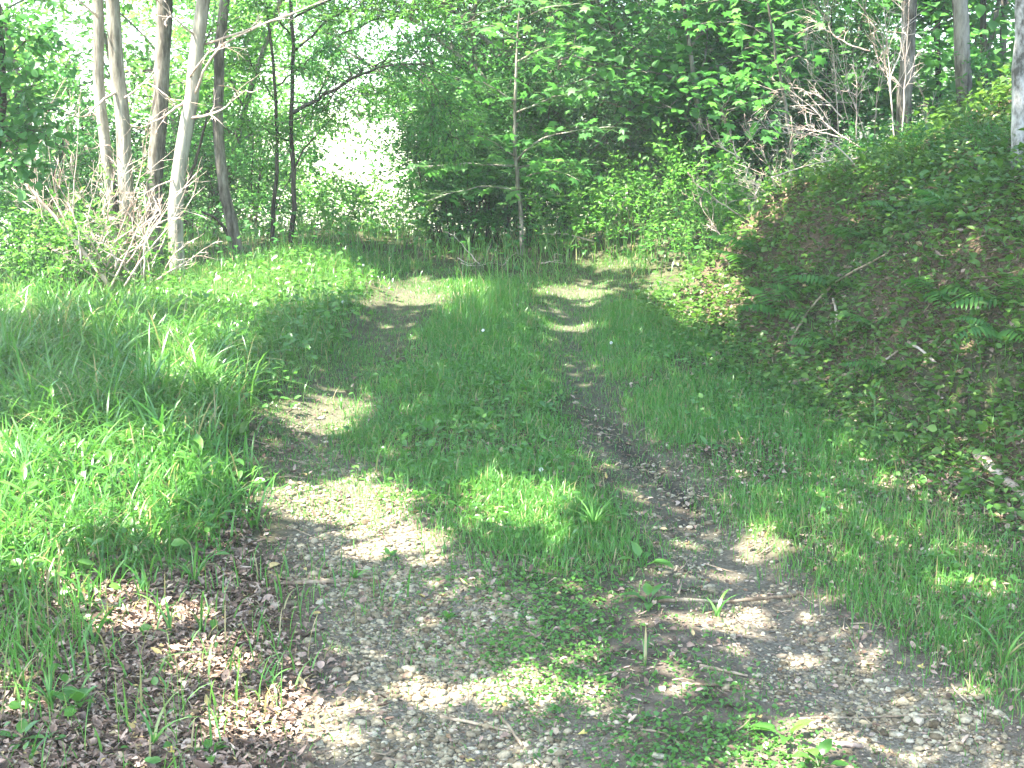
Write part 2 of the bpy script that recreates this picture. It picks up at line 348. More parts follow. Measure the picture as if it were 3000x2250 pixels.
# ------------------------------------------------------------------ gravel: stones of the two ruts
phi = (1+5**.5)/2
ico = unit(np.array([(-1, phi, 0), (1, phi, 0), (-1, -phi, 0), (1, -phi, 0), (0, -1, phi), (0, 1, phi), (0, -1, -phi), (0, 1, -phi), (phi, 0, -1), (phi, 0, 1), (-phi, 0, -1), (-phi, 0, 1)]))
icf = np.array([(0, 11, 5), (0, 5, 1), (0, 1, 7), (0, 7, 10), (0, 10, 11), (1, 5, 9), (5, 11, 4), (11, 10, 2), (10, 7, 6), (7, 1, 8), (3, 9, 4), (3, 4, 2), (3, 2, 6), (3, 6, 8), (3, 8, 9), (4, 9, 5), (2, 4, 11), (6, 2, 10), (8, 6, 7), (9, 8, 1)])
def stones(p, r):
    N = len(p); k = 1+.5*(rng.random((N, 12, 1))-.5); a = rng.random(N)*6.28
    sx, sy, sz = rng.uniform(.75, 1.35, N), rng.uniform(.6, 1, N), rng.uniform(.35, .65, N)
    v = ico[None]*k*r[:, None, None]; v = v*np.stack([sx, sy, sz], -1)[:, None]
    c, s = np.cos(a)[:, None], np.sin(a)[:, None]; v = np.stack([v[..., 0]*c-v[..., 1]*s, v[..., 0]*s+v[..., 1]*c, v[..., 2]], -1)
    V = (v+p[:, None]).reshape(-1, 3); return V, [(np.arange(N)[:, None, None]*12+icf[None]).reshape(-1, 3)]
sp0 = scatter_box(-2, 2.6, 3.8, 8.5, 25000, lambda x, y: gravel_w(x, y)**1.3*np.interp(y, [4, 6, 8.5], [1, .8, .25])*(.25+.75*(fbm(x, y, 6, 21) > .4)))
rr = np.clip(rng.lognormal(-5.0, .55, len(sp0)), .003, .026); sp0[:, 2] += rr*rng.uniform(-.3, .3, len(rr))
qx, qy, qd = proj(sp0); vis = (qx > 0) & (qx < 3000) & (qy > 0) & (qy < 2240)
order = np.argsort(-(rr/qd)*vis)
big, rest = order[:300], order[300:]
b = Buf(); V, f = stones(sp0[rest], rr[rest]); b.add(V, f, rep(rng.random(len(rest)), 12)); tag(b.part('gravel', M['stone'], track), kind='stuff')
proto = []
for q in range(10):
    V, f = stones(np.zeros((1, 3)), np.array([1.])); proto.append(mesh('gravel_stone', V, f, M['stone'], np.full(12, .1*q)))
for n_, q in enumerate(big):
    link('gravel_stone', proto[n_ % 10], track, sp0[q], (0, 0, rng.random()*6.28), float(rr[q]))

# ------------------------------------------------------------------ fallen leaves
def lobed(curl, seed):
    r = np.random.default_rng(seed); A = np.linspace(0, 2*math.pi, 15)[:-1]
    rad = np.array([.25, .75, .5, .95, .55, .85, .8, 1.05, .8, .85, .55, .95, .5, .75])*(1+.25*(r.random(14)-.5))
    pt = np.stack([np.sin(A)*rad*.5, -np.cos(A)*rad*.55, np.zeros(14)], 1); V = np.vstack([[0, 0, 0], pt*.55, pt])
    V[:, 2] = curl*(V[:, 0]**2*1.6 - .3*np.abs(V[:, 1])) + .12*(r.random(len(V))-.5)*(1 if curl else .3) + .3*curl*V[:, 1]**2
    k = np.arange(14); k2 = (k+1) % 14
    return V, [np.stack([np.zeros(14, int), k+1, k2+1], 1), np.stack([k+1, k+15, k2+15, k2+1], 1)]
lp = scatter_poly([(-150, 2350), (-150, 1600), (350, 1560), (700, 1500), (760, 1750), (900, 2000), (800, 2350)], 3300, lambda x, y: .3+.7*(fbm(x, y, 3, 3) > .4))
lp2 = scatter_box(-1.6, 2.6, 3.9, 9, 3200, lambda x, y: .5*(fbm(x, y, 2, 13) > .5)+.12)
lp3 = scatter_box(1.2, 6, 4.8, 13.5, 5200, lambda x, y: sstep(-.3, .3, bank_s(x, y))*(.25+.75*(fbm(x, y, 1.6, 6) > .46)))
allp = np.vstack([lp, lp2, lp3]); sz = np.concatenate([rng.uniform(.016, .07, len(lp))**1.0*rng.uniform(.6, 1, len(lp)), rng.uniform(.015, .04, len(lp2)), rng.uniform(.025, .06, len(lp3))])
qx, qy, qd = proj(allp); vis = (qx > 0) & (qx < 3000) & (qy > 0) & (qy < 2240); order = np.argsort(-(sz/qd)*vis)
lv = [lobed(c, 40+n_) for n_, c in enumerate([.1, .5, .9, -.5, 1.1, .3, .7, -.8])]
lm = [mesh('fallen_leaf', V, f, M['litter'], np.full(len(V), n_*.12)) for n_, (V, f) in enumerate(lv)]
for n_, q in enumerate(order[:300]):
    p = allp[q]; par = bank if bank_s(p[0], p[1]) > 0 else (track if (p[0] > xl(p[1])-.62 and p[0] < xr(p[1])+.55) else ground)
    link('fallen_leaf', lm[n_ % 8], par, (p[0], p[1], p[2]+.012), tuple(rng.normal(0, .35, 2))+(rng.random()*6.28,), float(sz[q]))
def twig_mass(p, L, parent):
    b = Buf()
    for q in p:
        a = rng.random()*6.28; l = rng.uniform(*L); d = np.array([math.cos(a), math.sin(a), 0])*l; e = q+d; m = (q+e)/2+rng.normal(0, l*.06, 3); pt = np.array([q, m, e]); rd = rng.uniform(.0018, .005); pt[:, 2] = H(pt[:, 0], pt[:, 1])+rd+rng.uniform(0, .025, 3)
        V, f = tube(pt, [rd, rd*.8, rd*.5], 4); b.add(V, f, rng.random())
    tag(b.part('twig_litter', M['stick'], parent), kind='stuff')
twig_mass(scatter_box(1.2, 5.5, 5.5, 13.3, 420, lambda x, y: sstep(-.3, .2, bank_s(x, y))), (.08, .4), bank)
twig_mass(np.vstack([scatter_box(-1.8, 2.6, 3.9, 8, 220), scatter_poly([(-150, 2350), (-150, 1600), (700, 1500), (900, 2350)], 120)]), (.03, .16), ground)
def litter_mass(idx, parent, up=.008):
    b = Buf(); p = allp[idx].copy(); p[:, 2] += up+rng.random(len(idx))*.012; a = rng.random(len(idx))*6.28
    d = np.column_stack([np.cos(a), np.sin(a), rng.normal(0, .28, len(idx))]); n = unit(np.column_stack([rng.normal(0, .35, (len(idx), 2)), np.ones(len(idx))]))
    V, f = leaf_full(p, d, n, sz[idx], sz[idx]*rng.uniform(.4, .8, len(idx)), rng.uniform(-.1, .35), rng.normal(.0, .35, len(idx))); b.add(V, f, rep(rng.random(len(idx)), 11))
    tag(b.part('leaf_litter', M['litter'], parent), kind='stuff')
rest = order[300:]; isb = bank_s(allp[rest, 0], allp[rest, 1]) > 0
litter_mass(rest[isb], bank); litter_mass(rest[~isb], ground)
# crumbs of bark, twig and leaf over the gravel
cr = scatter_box(-2.2, 2.8, 3.9, 8, 16000, lambda x, y: .5+.5*(fbm(x, y, 4, 33) > .5)); b = Buf(); a = rng.random(len(cr))*6.28; cr[:, 2] += .006
V, f = leaf_quads(cr, np.column_stack([np.cos(a), np.sin(a), rng.normal(0, .15, len(cr))]), unit(np.column_stack([rng.normal(0, .3, (len(cr), 2)), np.ones(len(cr))])), rng.uniform(.008, .03, len(cr)), rng.uniform(.003, .012, len(cr)))
b.add(V, f, rep(rng.random(len(cr)), 4)); tag(b.part('leaf_crumbs', M['litter'], track), kind='stuff')
def crumbs(p, L, W, parent, tilt=.35):
    b = Buf(); n_ = len(p); a = rng.random(n_)*6.28; p = p.copy(); p[:, 2] += .006+rng.random(n_)*.02
    V, f = leaf_quads(p, np.column_stack([np.cos(a), np.sin(a), rng.normal(0, tilt, n_)]), unit(np.column_stack([rng.normal(0, .5, (n_, 2)), np.ones(n_)])), rng.uniform(*L, n_), rng.uniform(*W, n_), .3)
    b.add(V, f, rep(rng.random(n_), 4)); tag(b.part('leaf_crumbs', M['litter'], parent), kind='stuff')
crumbs(scatter_box(1.1, 6.5, 4.8, 13.6, 20000, lambda x, y: sstep(-.5, .2, bank_s(x, y))), (.015, .05), (.006, .03), bank, .5)
crumbs(np.vstack([scatter_poly([(-150, 2350), (-150, 1600), (350, 1560), (700, 1500), (800, 1750), (950, 2000), (800, 2350)], 12000), scatter_poly([(2000, 1350), (2500, 1750), (3050, 2150), (3050, 1450), (2500, 1150)], 5000)]), (.01, .04), (.005, .022), ground, .4)

# ------------------------------------------------------------------ grass
def grass(name, label, mat, batches, segs=3):
    b = Buf()
    for p, h, wd, curl in batches:
        N = len(p); V, f = blades(p-[0, 0, .01], rng.uniform(*h, N)*(.6+.8*fbm(p[:, 0], p[:, 1], 1.7, 15)), rng.uniform(*wd, N), rng.random(N)*6.28, np.clip(rng.normal(curl, .25, N), .05, 1.25), segs)
        b.add(V, f, rep(np.clip(np.where(rng.random(N) < .08, 1, .6*rng.random(N)+.5*fbm(p[:, 0], p[:, 1], .9, 4)-.05), 0, 1), 2*segs+1))
    return tag(b.part(name, mat, None), label, 'grass', kind='stuff')
off = lambda x, y: np.clip(1-gravel_w(x, y)*1.1, 0.0, 1)
grass('strip_grass', 'short green grass on the raised strip between the wheel ruts', M['grass'], [
    (scatter_poly([(1180, 1500), (1480, 1690), (1850, 1700), (1720, 1450), (1590, 1150), (1560, 950), (1500, 830), (1330, 830), (1250, 1000), (1100, 1150), (990, 1290), (1200, 1420)], 26000, lambda x, y: (.15+.85*sstep(.36, .52, fbm(x, y, 3, 2)))*np.interp(y, [5.4, 6.6], [.25, 1])), (.045, .14), (.003, .007), .55),
    (scatter_poly([(1380, 1000), (1490, 960), (1490, 850), (1400, 850), (1330, 920)], 800), (.1, .32), (.003, .006), .35),
    (scatter_poly([(1450, 1650), (1850, 1640), (1780, 1500), (1500, 1480)], 3000), (.05, .15), (.003, .007), .5)])
grass('verge_grass', 'fine short bright grass on the verge right of the right-hand rut', M['grass'], [
    (scatter_poly([(1720, 1000), (1860, 1230), (2070, 1450), (2360, 1690), (2690, 1900), (3050, 2130), (3050, 1650), (2700, 1420), (2400, 1210), (2150, 1050), (1950, 930), (1800, 880)], 32000, lambda x, y: (.12+.88*(fbm(x, y, 2.2, 19) > .44))*np.interp(x-xr(y), [.0, .2, .6, 1.1, 2], [.3, 1, 1, .45, .2])), (.04, .13), (.0025, .006), .45)])
grass('bank_grass', 'sparse dim grass and sprigs on the shaded bank', M['grass'], [
    (scatter_box(1.2, 6, 4.8, 13, 26000, lambda x, y: sstep(-.6, 0, bank_s(x, y))*np.where(fbm(x, y, 1.4, 29) > .5, 1, .2)), (.05, .18), (.003, .008), .8)])
grass('berm_grass', 'lush mid-height grass on the left verge below the bare trunks', M['grass_tall'], [
    (scatter_poly([(300, 860), (450, 815), (700, 770), (950, 745), (1250, 780), (1050, 840), (980, 1000), (860, 1130), (780, 1160), (600, 1080), (300, 940)], 15000, lambda x, y: .4+.6*off(x, y)), (.08, .26), (.003, .008), .55)])
grass('tall_grass', 'dense tall arching grass on the left verge', M['grass_tall'], [
    (scatter_poly([(-200, 900), (250, 900), (560, 1020), (700, 1180), (690, 1290), (560, 1380), (250, 1330), (-200, 1300)], 8000), (.25, .56), (.006, .014), .8),
    (scatter_poly([(-200, 860), (250, 880), (600, 1010), (500, 1100), (-200, 1000)], 3000), (.2, .42), (.004, .009), .6)], 5)
grass('sunlit_grass', 'broad pale sunlit grass at the left edge above the dead leaves', M['grass'], [
    (scatter_poly([(-200, 1280), (620, 1340), (740, 1460), (650, 1560), (480, 1700), (250, 1640), (-200, 1760)], 4200, lambda x, y: .2+.8*(fbm(x, y, 3, 41) > .45)), (.1, .34), (.005, .014), .65)], 4)
grass('rut_grass', 'thin tiny grass blades growing in the wheel ruts', M['grass'], [
    (scatter_box(-2, 2.6, 4, 13.2, 62000, lambda x, y: (x > xl(y)-.75)*(x < xr(y)+.6)*(.25+.75*sstep(.4, .55, fbm(x, y, 2.4, 51)))*(1-.8*np.interp(y, [6, 9], [1, .3])*(np.abs(x-xr(y)) < .16))*np.interp(y, [4, 5.5, 7, 9, 12], [.05, .12, .55, 1, 1.0])*np.where(y > 11, .7, 1)), (.025, .07), (.003, .006), .6),
    (scatter_box(-1.2, 1.8, 4, 7.5, 5000, lambda x, y: np.where(fbm(x, y, 4, 57) > .55, 1, .05)), (.02, .06), (.002, .0045), .5)], 2)
grass('far_grass', 'rank grass around the far end of the track', M['grass_tall'], [
    (scatter_box(-7, 6, 12.2, 19, 16000, lambda x, y: (bank_s(x, y) < .6)*np.where((np.abs(x-xl(np.minimum(y, 12.5))) < .4) & (y < 13), .12, 1)*np.where((np.abs(x-xr(np.minimum(y, 12.5))) < .35) & (y < 12.8), .1, 1)), (.12, .36), (.005, .011), .45)])
grass('edge_grass', 'scattered thin blades standing in the dead leaves bottom left', M['grass'], [
    (scatter_poly([(-150, 2350), (-150, 1700), (500, 1560), (800, 1650), (1150, 1750), (900, 2000), (600, 2350)], 700), (.06, .24), (.003, .009), .45),
    (scatter_poly([(-150, 1700), (350, 1640), (260, 1850), (120, 2050), (-150, 2100)], 700), (.1, .3), (.004, .011), .5)], 4)

# ------------------------------------------------------------------ low broad-leaved cover
def cover(name, label, mat, batches):
    b = Buf()
    for p, L, hgt in batches:
        N = len(p); a = rng.random(N)*6.28; p = p.copy(); p[:, 2] += hgt[0] + (hgt[1]-hgt[0])*rng.random(N)**1.6
        d = np.column_stack([np.cos(a), np.sin(a), rng.normal(.15, .35, N)]); n = unit(np.column_stack([rng.normal(0, .4, (N, 2)), np.ones(N)])); l = rng.uniform(*L, N)
        V, f = leaf_full(p, d, n, l, l*rng.uniform(.4, .8, N), .12, rng.uniform(0, .5, N)); b.add(V, f, rep(np.clip(.55*rng.random(N)+.6*fbm(p[:, 0], p[:, 1], 1.1, 14)-.1, 0, 1), 11))
    return tag(b.part(name, mat, None), label, 'ground cover', kind='stuff')
cover('bank_cover', 'low leafy creepers and seedlings covering the shaded bank', M['cover'], [
    (scatter_box(1.0, 7.5, 4.8, 13.6, 95000, lambda x, y: sstep(-.5, .2, bank_s(x, y))*np.where(fbm(x, y, 1.5, 23) > .36, 1, .6)), (.022, .065), (.005, .2)),
    (scatter_box(1.6, 9, 6, 18, 16000, lambda x, y: sstep(.7, 1.3, bank_s(x, y))), (.04, .085), (.03, .35))])
cover('strip_cover', 'low broad weed leaves among the grass between the ruts', M['weed'], [
    (scatter_poly([(1200, 1480), (1500, 1600), (1800, 1600), (1640, 1250), (1560, 950), (1350, 900), (1150, 1080), (1000, 1290)], 2900, lambda x, y: .15+.85*sstep(.38, .6, fbm(x, y, 2, 61))), (.01, .055), (.005, .08)),
    (scatter_poly([(1150, 1700), (1850, 1680), (2450, 2300), (1700, 2300), (1400, 1950)], 7000, lambda x, y: np.where(fbm(x, y, 4, 63) > .5, 1, .1)), (.008, .026), (.004, .035))])
cover('verge_cover', 'small weed leaves in the grass along the verges', M['weed'], [
    (scatter_poly([(1800, 1000), (2300, 1480), (3050, 1950), (3050, 1450), (2500, 1120), (2050, 900)], 3200, lambda x, y: np.where(fbm(x, y, 2, 65) > .5, 1, .2)), (.015, .045), (.01, .08)),
    (scatter_poly([(350, 880), (950, 770), (1100, 850), (900, 1120), (750, 1250), (560, 1080)], 2200), (.03, .08), (.03, .2)),
    (scatter_poly([(-150, 1350), (600, 1320), (760, 1500), (600, 1650), (300, 1720), (-150, 1850)], 900), (.03, .08), (.02, .16)),
    (scatter_poly([(-150, 2350), (-150, 1750), (500, 1650), (500, 2350)], 160), (.025, .06), (.01, .06))])
cover('far_cover', 'leafy weeds thick around the far end of the track', M['leaf_mid'], [
    (scatter_box(-7, 7, 12.4, 19, 9000, lambda x, y: (bank_s(x, y) < 1.0)*np.where((y < 13.2) & (x > xl(np.minimum(y, 12.5))-.4) & (x < xr(np.minimum(y, 12.5))+.35), .06, 1)), (.04, .09), (.03, .4))])

# ================================================================== trees
LIT = [  # patches of ground that the sun reaches through the crowns (photo position, half sizes)
    (1260, 2035, 190, 30), (1580, 2030, 190, 28), (830, 2110, 240, 50), (590, 1870, 170, 46), (640, 1955, 140, 34), (70, 2035, 100, 50), (340, 1770, 160, 36), (420, 2180, 90, 20),
    (1000, 1465, 240, 34), (1150, 1575, 170, 36), (940, 1243, 130, 16), (940, 1190, 150, 22), (1200, 852, 230, 20), (1690, 850, 110, 14), (1690, 960, 110, 7),
    (1290, 1728, 90, 14), (1030, 1805, 70, 26), (250, 1450, 360, 80), (80, 1620, 160, 60), (480, 1560, 120, 34), (250, 890, 300, 18), (590, 1130, 110, 40), (60, 950, 120, 14), (420, 1010, 120, 16),
    (2240, 1580, 70, 22), (2130, 1830, 130, 24), (2570, 1880, 45, 16), (2870, 1730, 110, 16), (2320, 2190, 170, 50), (1520, 1480, 170, 36), (1640, 1560, 60, 20),
    (2060, 880, 130, 45), (2000, 830, 110, 40), (1790, 690, 160, 50), (700, 1190, 60, 20), (660, 1000, 120, 30), (1450, 1720, 70, 18), (2700, 2230, 120, 16), (1780, 1380, 40, 12), (800, 830, 260, 40), (700, 930, 120, 30)]
LIT3 = []    # (point, radius): lit trunks, tiers of leaves and twigs
def lit3(px, py, Yd, r): LIT3.append((P(px, py, Yd), r))
for py in (0, 90, 240, 330, 520, 640): lit3(335, py, 12.5, .24); lit3(490, py*.3, 12.8, .18); lit3(560-.06*py, py+40, 12.3, .09)
for q in [(300, 760), (450, 720), (200, 700), (120, 640), (350, 640), (420, 800)]: lit3(*q, 11.8, .45)
for q in [(1200, 490), (1330, 490), (1450, 475), (1250, 540), (1600, 480), (1340, 400), (1700, 380), (1560, 520), (1650, 290), (1330, 230), (1250, 590)]: lit3(*q, 13.5, .42)
for q in [(2150, 120), (2250, 215), (2180, 240)]: lit3(*q, 11.2, .35)
for q in [(2250, 660), (2180, 740), (2290, 600), (2220, 690)]: lit3(*q, 11.2, .22)
for q in [(2600, 120), (2640, 250), (2560, 60), (2350, 270), (2450, 350), (2985, 250), (2985, 420)]: lit3(*q, 11.2, .3)
for q in [(1720, 660), (1850, 640), (1980, 650), (2080, 700), (1780, 720)]: lit3(*q, 13.5, .33)
def lit_mask(p):
    """True where a leaf would take the sun from one of the lit spots"""
    g = p.copy()
    for _ in range(4):
        t = (g[:, 2]-H(g[:, 0], g[:, 1]))/S[2]; g = g - S*t[:, None]*.9
    u, v, dp = proj(g); m = np.zeros(len(p), bool)
    for a, b_, c, e in LIT: m |= ((u-a)/(c*1.2))**2+((v-b_)/(e*2.1))**2 < 1
    for q, r in LIT3:
        dl = p-q; al = dl@S; m |= (al > .1) & (np.linalg.norm(dl-al[:, None]*S, axis=1) < r)
    return m

def keep_leaf(p):
    """keeps leaves whose shade falls in view; thins the others to let light in"""
    k = np.zeros(len(p), bool); o = np.zeros(len(p), bool)
    for hz in (.1, 1.2, 2.4, 3.6, 4.6):
        g = p - S*((p[:, 2]-hz-G*np.minimum(p[:, 1], 13))/S[2])[:, None]; u, v, dp = proj(g); inn = (dp > 3.5) & (u > -200) & (u < 3300) & (v > -250) & (v < 2450)
        k |= inn; o |= (g[:, 1] > 14.2) & (u < 1250) & (u > -800)
    rr_ = rng.random(len(p)); far_ = (p[:, 1] > 12) & (p[:, 0] > -3.5); k &= ~far_ | (rng.random(len(p)) < .05); return (k | (rr_ < .12)) & (~o | (rr_ < .02))
def trunk_path(pix, Yd, top=8.5, jitter=.02):
    pts = [P(a, b_, Yd) for a, b_ in pix]; base = pts[-1].copy(); base[2] = H(base[0], base[1])-.15
    pts = [q for q in pts if q[2] > base[2]+.2] + [base]; pts = pts[::-1]; d = unit(pts[-1]-pts[-2]); d = unit(d*[.6, .6, 1]); z = pts[-1]
    while z[2] < top:
        z = z + d*1.1 + rng.normal(0, .05, 3); pts.append(z)
    return np.array(pts)
TREES = []   # those whose crowns close over the track
def tree(name, label, pix, Yd, wpx, mat, top=8.5, group=None, stems=None, sides=10, crown=True, cat='tree'):
    pth = trunk_path(pix, Yd, top); org = pth[0].copy(); t = thing(name, label, cat, org, group); b = Buf()
    for k, q in enumerate([pth]+[trunk_path(s, Yd, top) for s in (stems or [])]):
        pp = smooth_path(q, 34, .018); r = wpx/F*Yd*.44*(1 if k == 0 else .75); hgt = (pp[:, 2]-pp[0, 2])
        rad = r*np.interp(hgt, [0, .25, 1, 4, 10], [1.5, 1.12, 1.0, .88, .45]); V, f = tube(pp, rad, sides, .12)
        if k == 0: b.add(V, f)
        else:
            b2 = Buf(); b2.add(V, f); b2.part('trunk', mat, t, org, True)
    b.part('trunk', mat, t, org, True)
    T = {'t': t, 'org': org, 'path': smooth_path(pth, 34), 'r': wpx/F*Yd*.5, 'mat': mat, 'leaves': []}
    if crown: TREES.append(T)
    return T
def bare_branch(T, pts, r0, mat, name='branch', twigs=3, twl=.35):
    b = Buf(); pp = smooth_path(pts, 12, .012); V, f = tube(pp, np.linspace(r0, r0*.18, 12), 5); b.add(V, f); L = np.linalg.norm(pp[-1]-pp[0])
    for _ in range(twigs):
        k = rng.integers(4, 12); d = unit(pp[k]-pp[k-1]); d = unit(d+rng.normal(0, .55, 3)+[0, 0, .1]); l = twl*rng.uniform(.4, 1.1)*min(1, L)
        q = np.array([pp[k], pp[k]+d*l*.5+rng.normal(0, .02, 3), pp[k]+d*l+rng.normal(0, .05, 3)]); q = smooth_path(q, 6, .006); V, f = tube(q, np.linspace(r0*.36, .0012, 6), 4); b.add(V, f)
        for _k in range(3):
            j = rng.integers(1, 5); d2 = unit(d+rng.normal(0, .5, 3)); V, f = tube(np.array([q[j], q[j]+d2*l*.2+rng.normal(0, .008, 3), q[j]+d2*l*rng.uniform(.25, .5)]), [r0*.17+.0006, .0014, .0009], 3, 0, False); b.add(V, f)
    return b.part(name, mat, T['t'], T['org'], True)

# --- left group of bare trunks
T1 = tree('tree', 'pale double-stemmed trunk standing furthest left, sunlit, behind the dead brush', [(328, -20), (345, 200), (358, 330), (370, 600), (378, 820)], 12.6, 50, M['bark_pale'], stems=[[(285, -20), (290, 250), (308, 450), (335, 620), (360, 820)]])
T2 = tree('tree', 'thick straight grey-brown trunk right of the pale double trunk', [(486, -20), (482, 150), (462, 380), (448, 560), (452, 830)], 12.9, 54, M['bark'])
T3 = tree('tree', 'pale peeling trunk leaning right with dead side branches', [(605, -20), (580, 120), (560, 300), (525, 470), (512, 640), (522, 810)], 12.4, 48, M['bark_pale'])
T4 = tree('tree', 'slim curved grey trunk between the peeling trunk and the dark stems', [(660, -20), (645, 150), (632, 330), (645, 480), (668, 610), (705, 760)], 13.2, 36, M['bark'])
for pts, r in [([(560, 300), (630, 130), (800, 60), (960, 0)], .014), ([(575, 110), (520, 60), (430, -30)], .012), ([(545, 350), (640, 330), (720, 265)], .015), ([(540, 300), (470, 350), (400, 380)], .014), ([(600, 130), (780, 70), (1000, -20)], .012),
               ([(520, 520), (460, 545), (390, 590)], .010), ([(545, 240), (600, 160), (660, 130)], .010)]:
    bare_branch(T3, [P(a, b_, 12.4-.25*n_) for n_, (a, b_) in enumerate(pts)], r, M['deadwood'], 'dead_branch', 5)
for pts, r in [([(355, 260), (290, 300), (250, 350), (190, 330)], .014), ([(350, 300), (430, 235), (500, 290)], .010), ([(300, 60), (240, 10), (200, -30)], .014), ([(365, 480), (300, 420), (270, 440)], .008)]:
    bare_branch(T1, [P(a, b_, 12.6-.2*n_) for n_, (a, b_) in enumerate(pts)], r, M['deadwood'], 'dead_branch', 5)
# --- right-hand trunks on the bank
R1 = tree('tree', 'grey-brown trunk on the bank among the dead twigs', [(2668, -20), (2662, 150), (2650, 300), (2640, 440)], 11.6, 48, M['bark'])
R2 = tree('tree', 'straight lichen-grey trunk, second from the right edge', [(2812, -20), (2818, 150), (2826, 300), (2838, 420)], 11.9, 50, M['bark'])
R3 = tree('tree', 'whitish trunk cut by the right edge of the view', [(3000, -20), (2990, 150), (2985, 350), (2990, 600)], 9.6, 52, M['bark_birch'])
R4 = tree('tree', 'thin dim trunk far up the wooded slope right', [(2880, -20), (2885, 200), (2890, 420)], 15.5, 22, M['bark_dark'], group='thin trunks up the slope')
R5 = tree('tree', 'thin dim trunk between the lichen-grey trunk and the right edge', [(2940, -20), (2938, 200), (2935, 420)], 17, 24, M['bark'], group='thin trunks up the slope')
R6 = tree('tree', 'faint slim trunk left of the lichen-grey trunk on the slope', [(2745, -20), (2748, 200), (2752, 420)], 16, 20, M['bark_dark'], group='thin trunks up the slope')
# --- trees outside the view at left and behind: their crowns shade the track
def side_tree(x, y, r, label):
    z = H(x, y); pth = np.array([(x, y, z-.15), (x+.05, y, z+2), (x+.2, y+.1, z+5), (x+.5, y+.2, z+9.5)]); t = thing('tree', label, 'tree', pth[0], 'tall trees beside the track outside the view'); b = Buf()
    pp = smooth_path(pth, 20, .04); V, f = tube(pp, r*np.interp(pp[:, 2]-z, [0, .3, 5, 10], [1.4, 1, .8, .4]), 10, .1); b.add(V, f); b.part('trunk', M['bark'], t, pth[0], True)
    TREES.append({'t': t, 'org': pth[0], 'path': pp, 'r': r, 'mat': M['bark'], 'leaves': []})
for x, y, r in [(-5.2, 3.5, .14), (-6.2, 8.2, .16), (-2.6, .2, .12), (4.6, 3.0, .13), (-7.0, 14.5, .15), (9.5, 19.5, .14), (6.3, 13.6, .14), (-8.5, 19, .13)]:
    side_tree(x, y, r, 'tall tree beside the track outside the view, its crown shading the track')
# --- unseen canopy, its leaves culled to shape the light; clumps go to the nearest tree
NC = 2350
cc = np.column_stack([rng.uniform(-8, 5, NC), rng.uniform(0, 25, NC), rng.uniform(5.4, 8.6, NC)])
cc = cc[~((cc[:, 1] > 15) & (cc[:, 0] < -4.5))]                       # open to the sun at far left
tops = np.array([T['path'][-1] for T in TREES])
near_i = np.argmin(((cc[:, None, :2]-tops[None, :, :2])**2).sum(-1), 1)
for T, k in zip(TREES, range(len(TREES))):
    c = cc[near_i == k]
    if not len(c): continue
    n = 60; p = np.repeat(c, n, 0)+rng.normal(size=(len(c)*n, 3))*[.42, .42, .18]; p = p[keep_leaf(p)]; p = p[~lit_mask(p)]
    N = len(p); a = rng.random(N)*6.28; d = np.column_stack([np.cos(a), np.sin(a), rng.normal(-.2, .3, N)]); nr = unit(np.column_stack([rng.normal(0, .35, (N, 2)), np.ones(N)])); l = rng.uniform(.11, .2, N)
    V, f = leaf_quads(p, d, nr, l, l*.8); b = Buf(); b.add(V, f, rep(rng.random(N), 4)); b.part('crown', M['leaf_mid'], T['t'], T['org'])
    for q in c[rng.permutation(len(c))[:min(9, len(c))]]:
        s0 = T['path'][rng.integers(18 if len(T['path']) > 25 else 10, len(T['path'])-1)]
        if q[2] < s0[2]: continue
        m = (s0+q)/2+[0, 0, .4]; bb = Buf(); V, f = tube(smooth_path([s0, m, q], 10, .05), np.linspace(T['r']*.4, .012, 10), 5); bb.add(V, f); bb.part('limb', T['mat'], T['t'], T['org'], True)

# ------------------------------------------------------------------ leafy plants grown from stems, branches and sprays
def grow(base, hgt, spread, nst, levels=2, up=.9, seed=0, nb=9, r0=.02):
    r = np.random.default_rng(seed); segs = []; tips = []
    def branch(p, d, L, rad, lev):
        n = 6; q = [p]; dd = d
        for i_ in range(n):
            dd = unit(dd + r.normal(0, .16, 3)+[0, 0, .05 if lev == 0 else -.04]); p = p+dd*L/n; q.append(p)
        q = np.array(q); segs.append((q, np.linspace(rad, rad*.35, n+1), lev))
        if lev == levels: tips.append((q, L)); return
        for i_ in range(nb if lev == 0 else max(3, nb//2)):
            t = r.uniform(.22 if lev == 0 else .2, 1); j = t*n; k = min(int(j), n-1); s = q[k]+(q[k+1]-q[k])*(j-k)
            a = r.random()*6.28; out = np.array([math.cos(a), math.sin(a), r.normal(.25, .3)]); branch(s, unit(out*spread+unit(q[k+1]-q[k])*.5), L*r.uniform(.28, .5)*(1.1-.45*t), rad*.4, lev+1)
        tips.append((q[-3:], L*.3))
    for i_ in range(nst):
        a = r.random()*6.28; lean = r.uniform(.05, .4)*(1 if nst > 1 else .2); branch(np.array(base)+[.12*math.cos(a)*(nst > 1), .12*math.sin(a)*(nst > 1), 0], unit([math.cos(a)*lean, math.sin(a)*lean, up]), hgt*r.uniform(.75, 1.05), r0, 0)
    return segs, tips
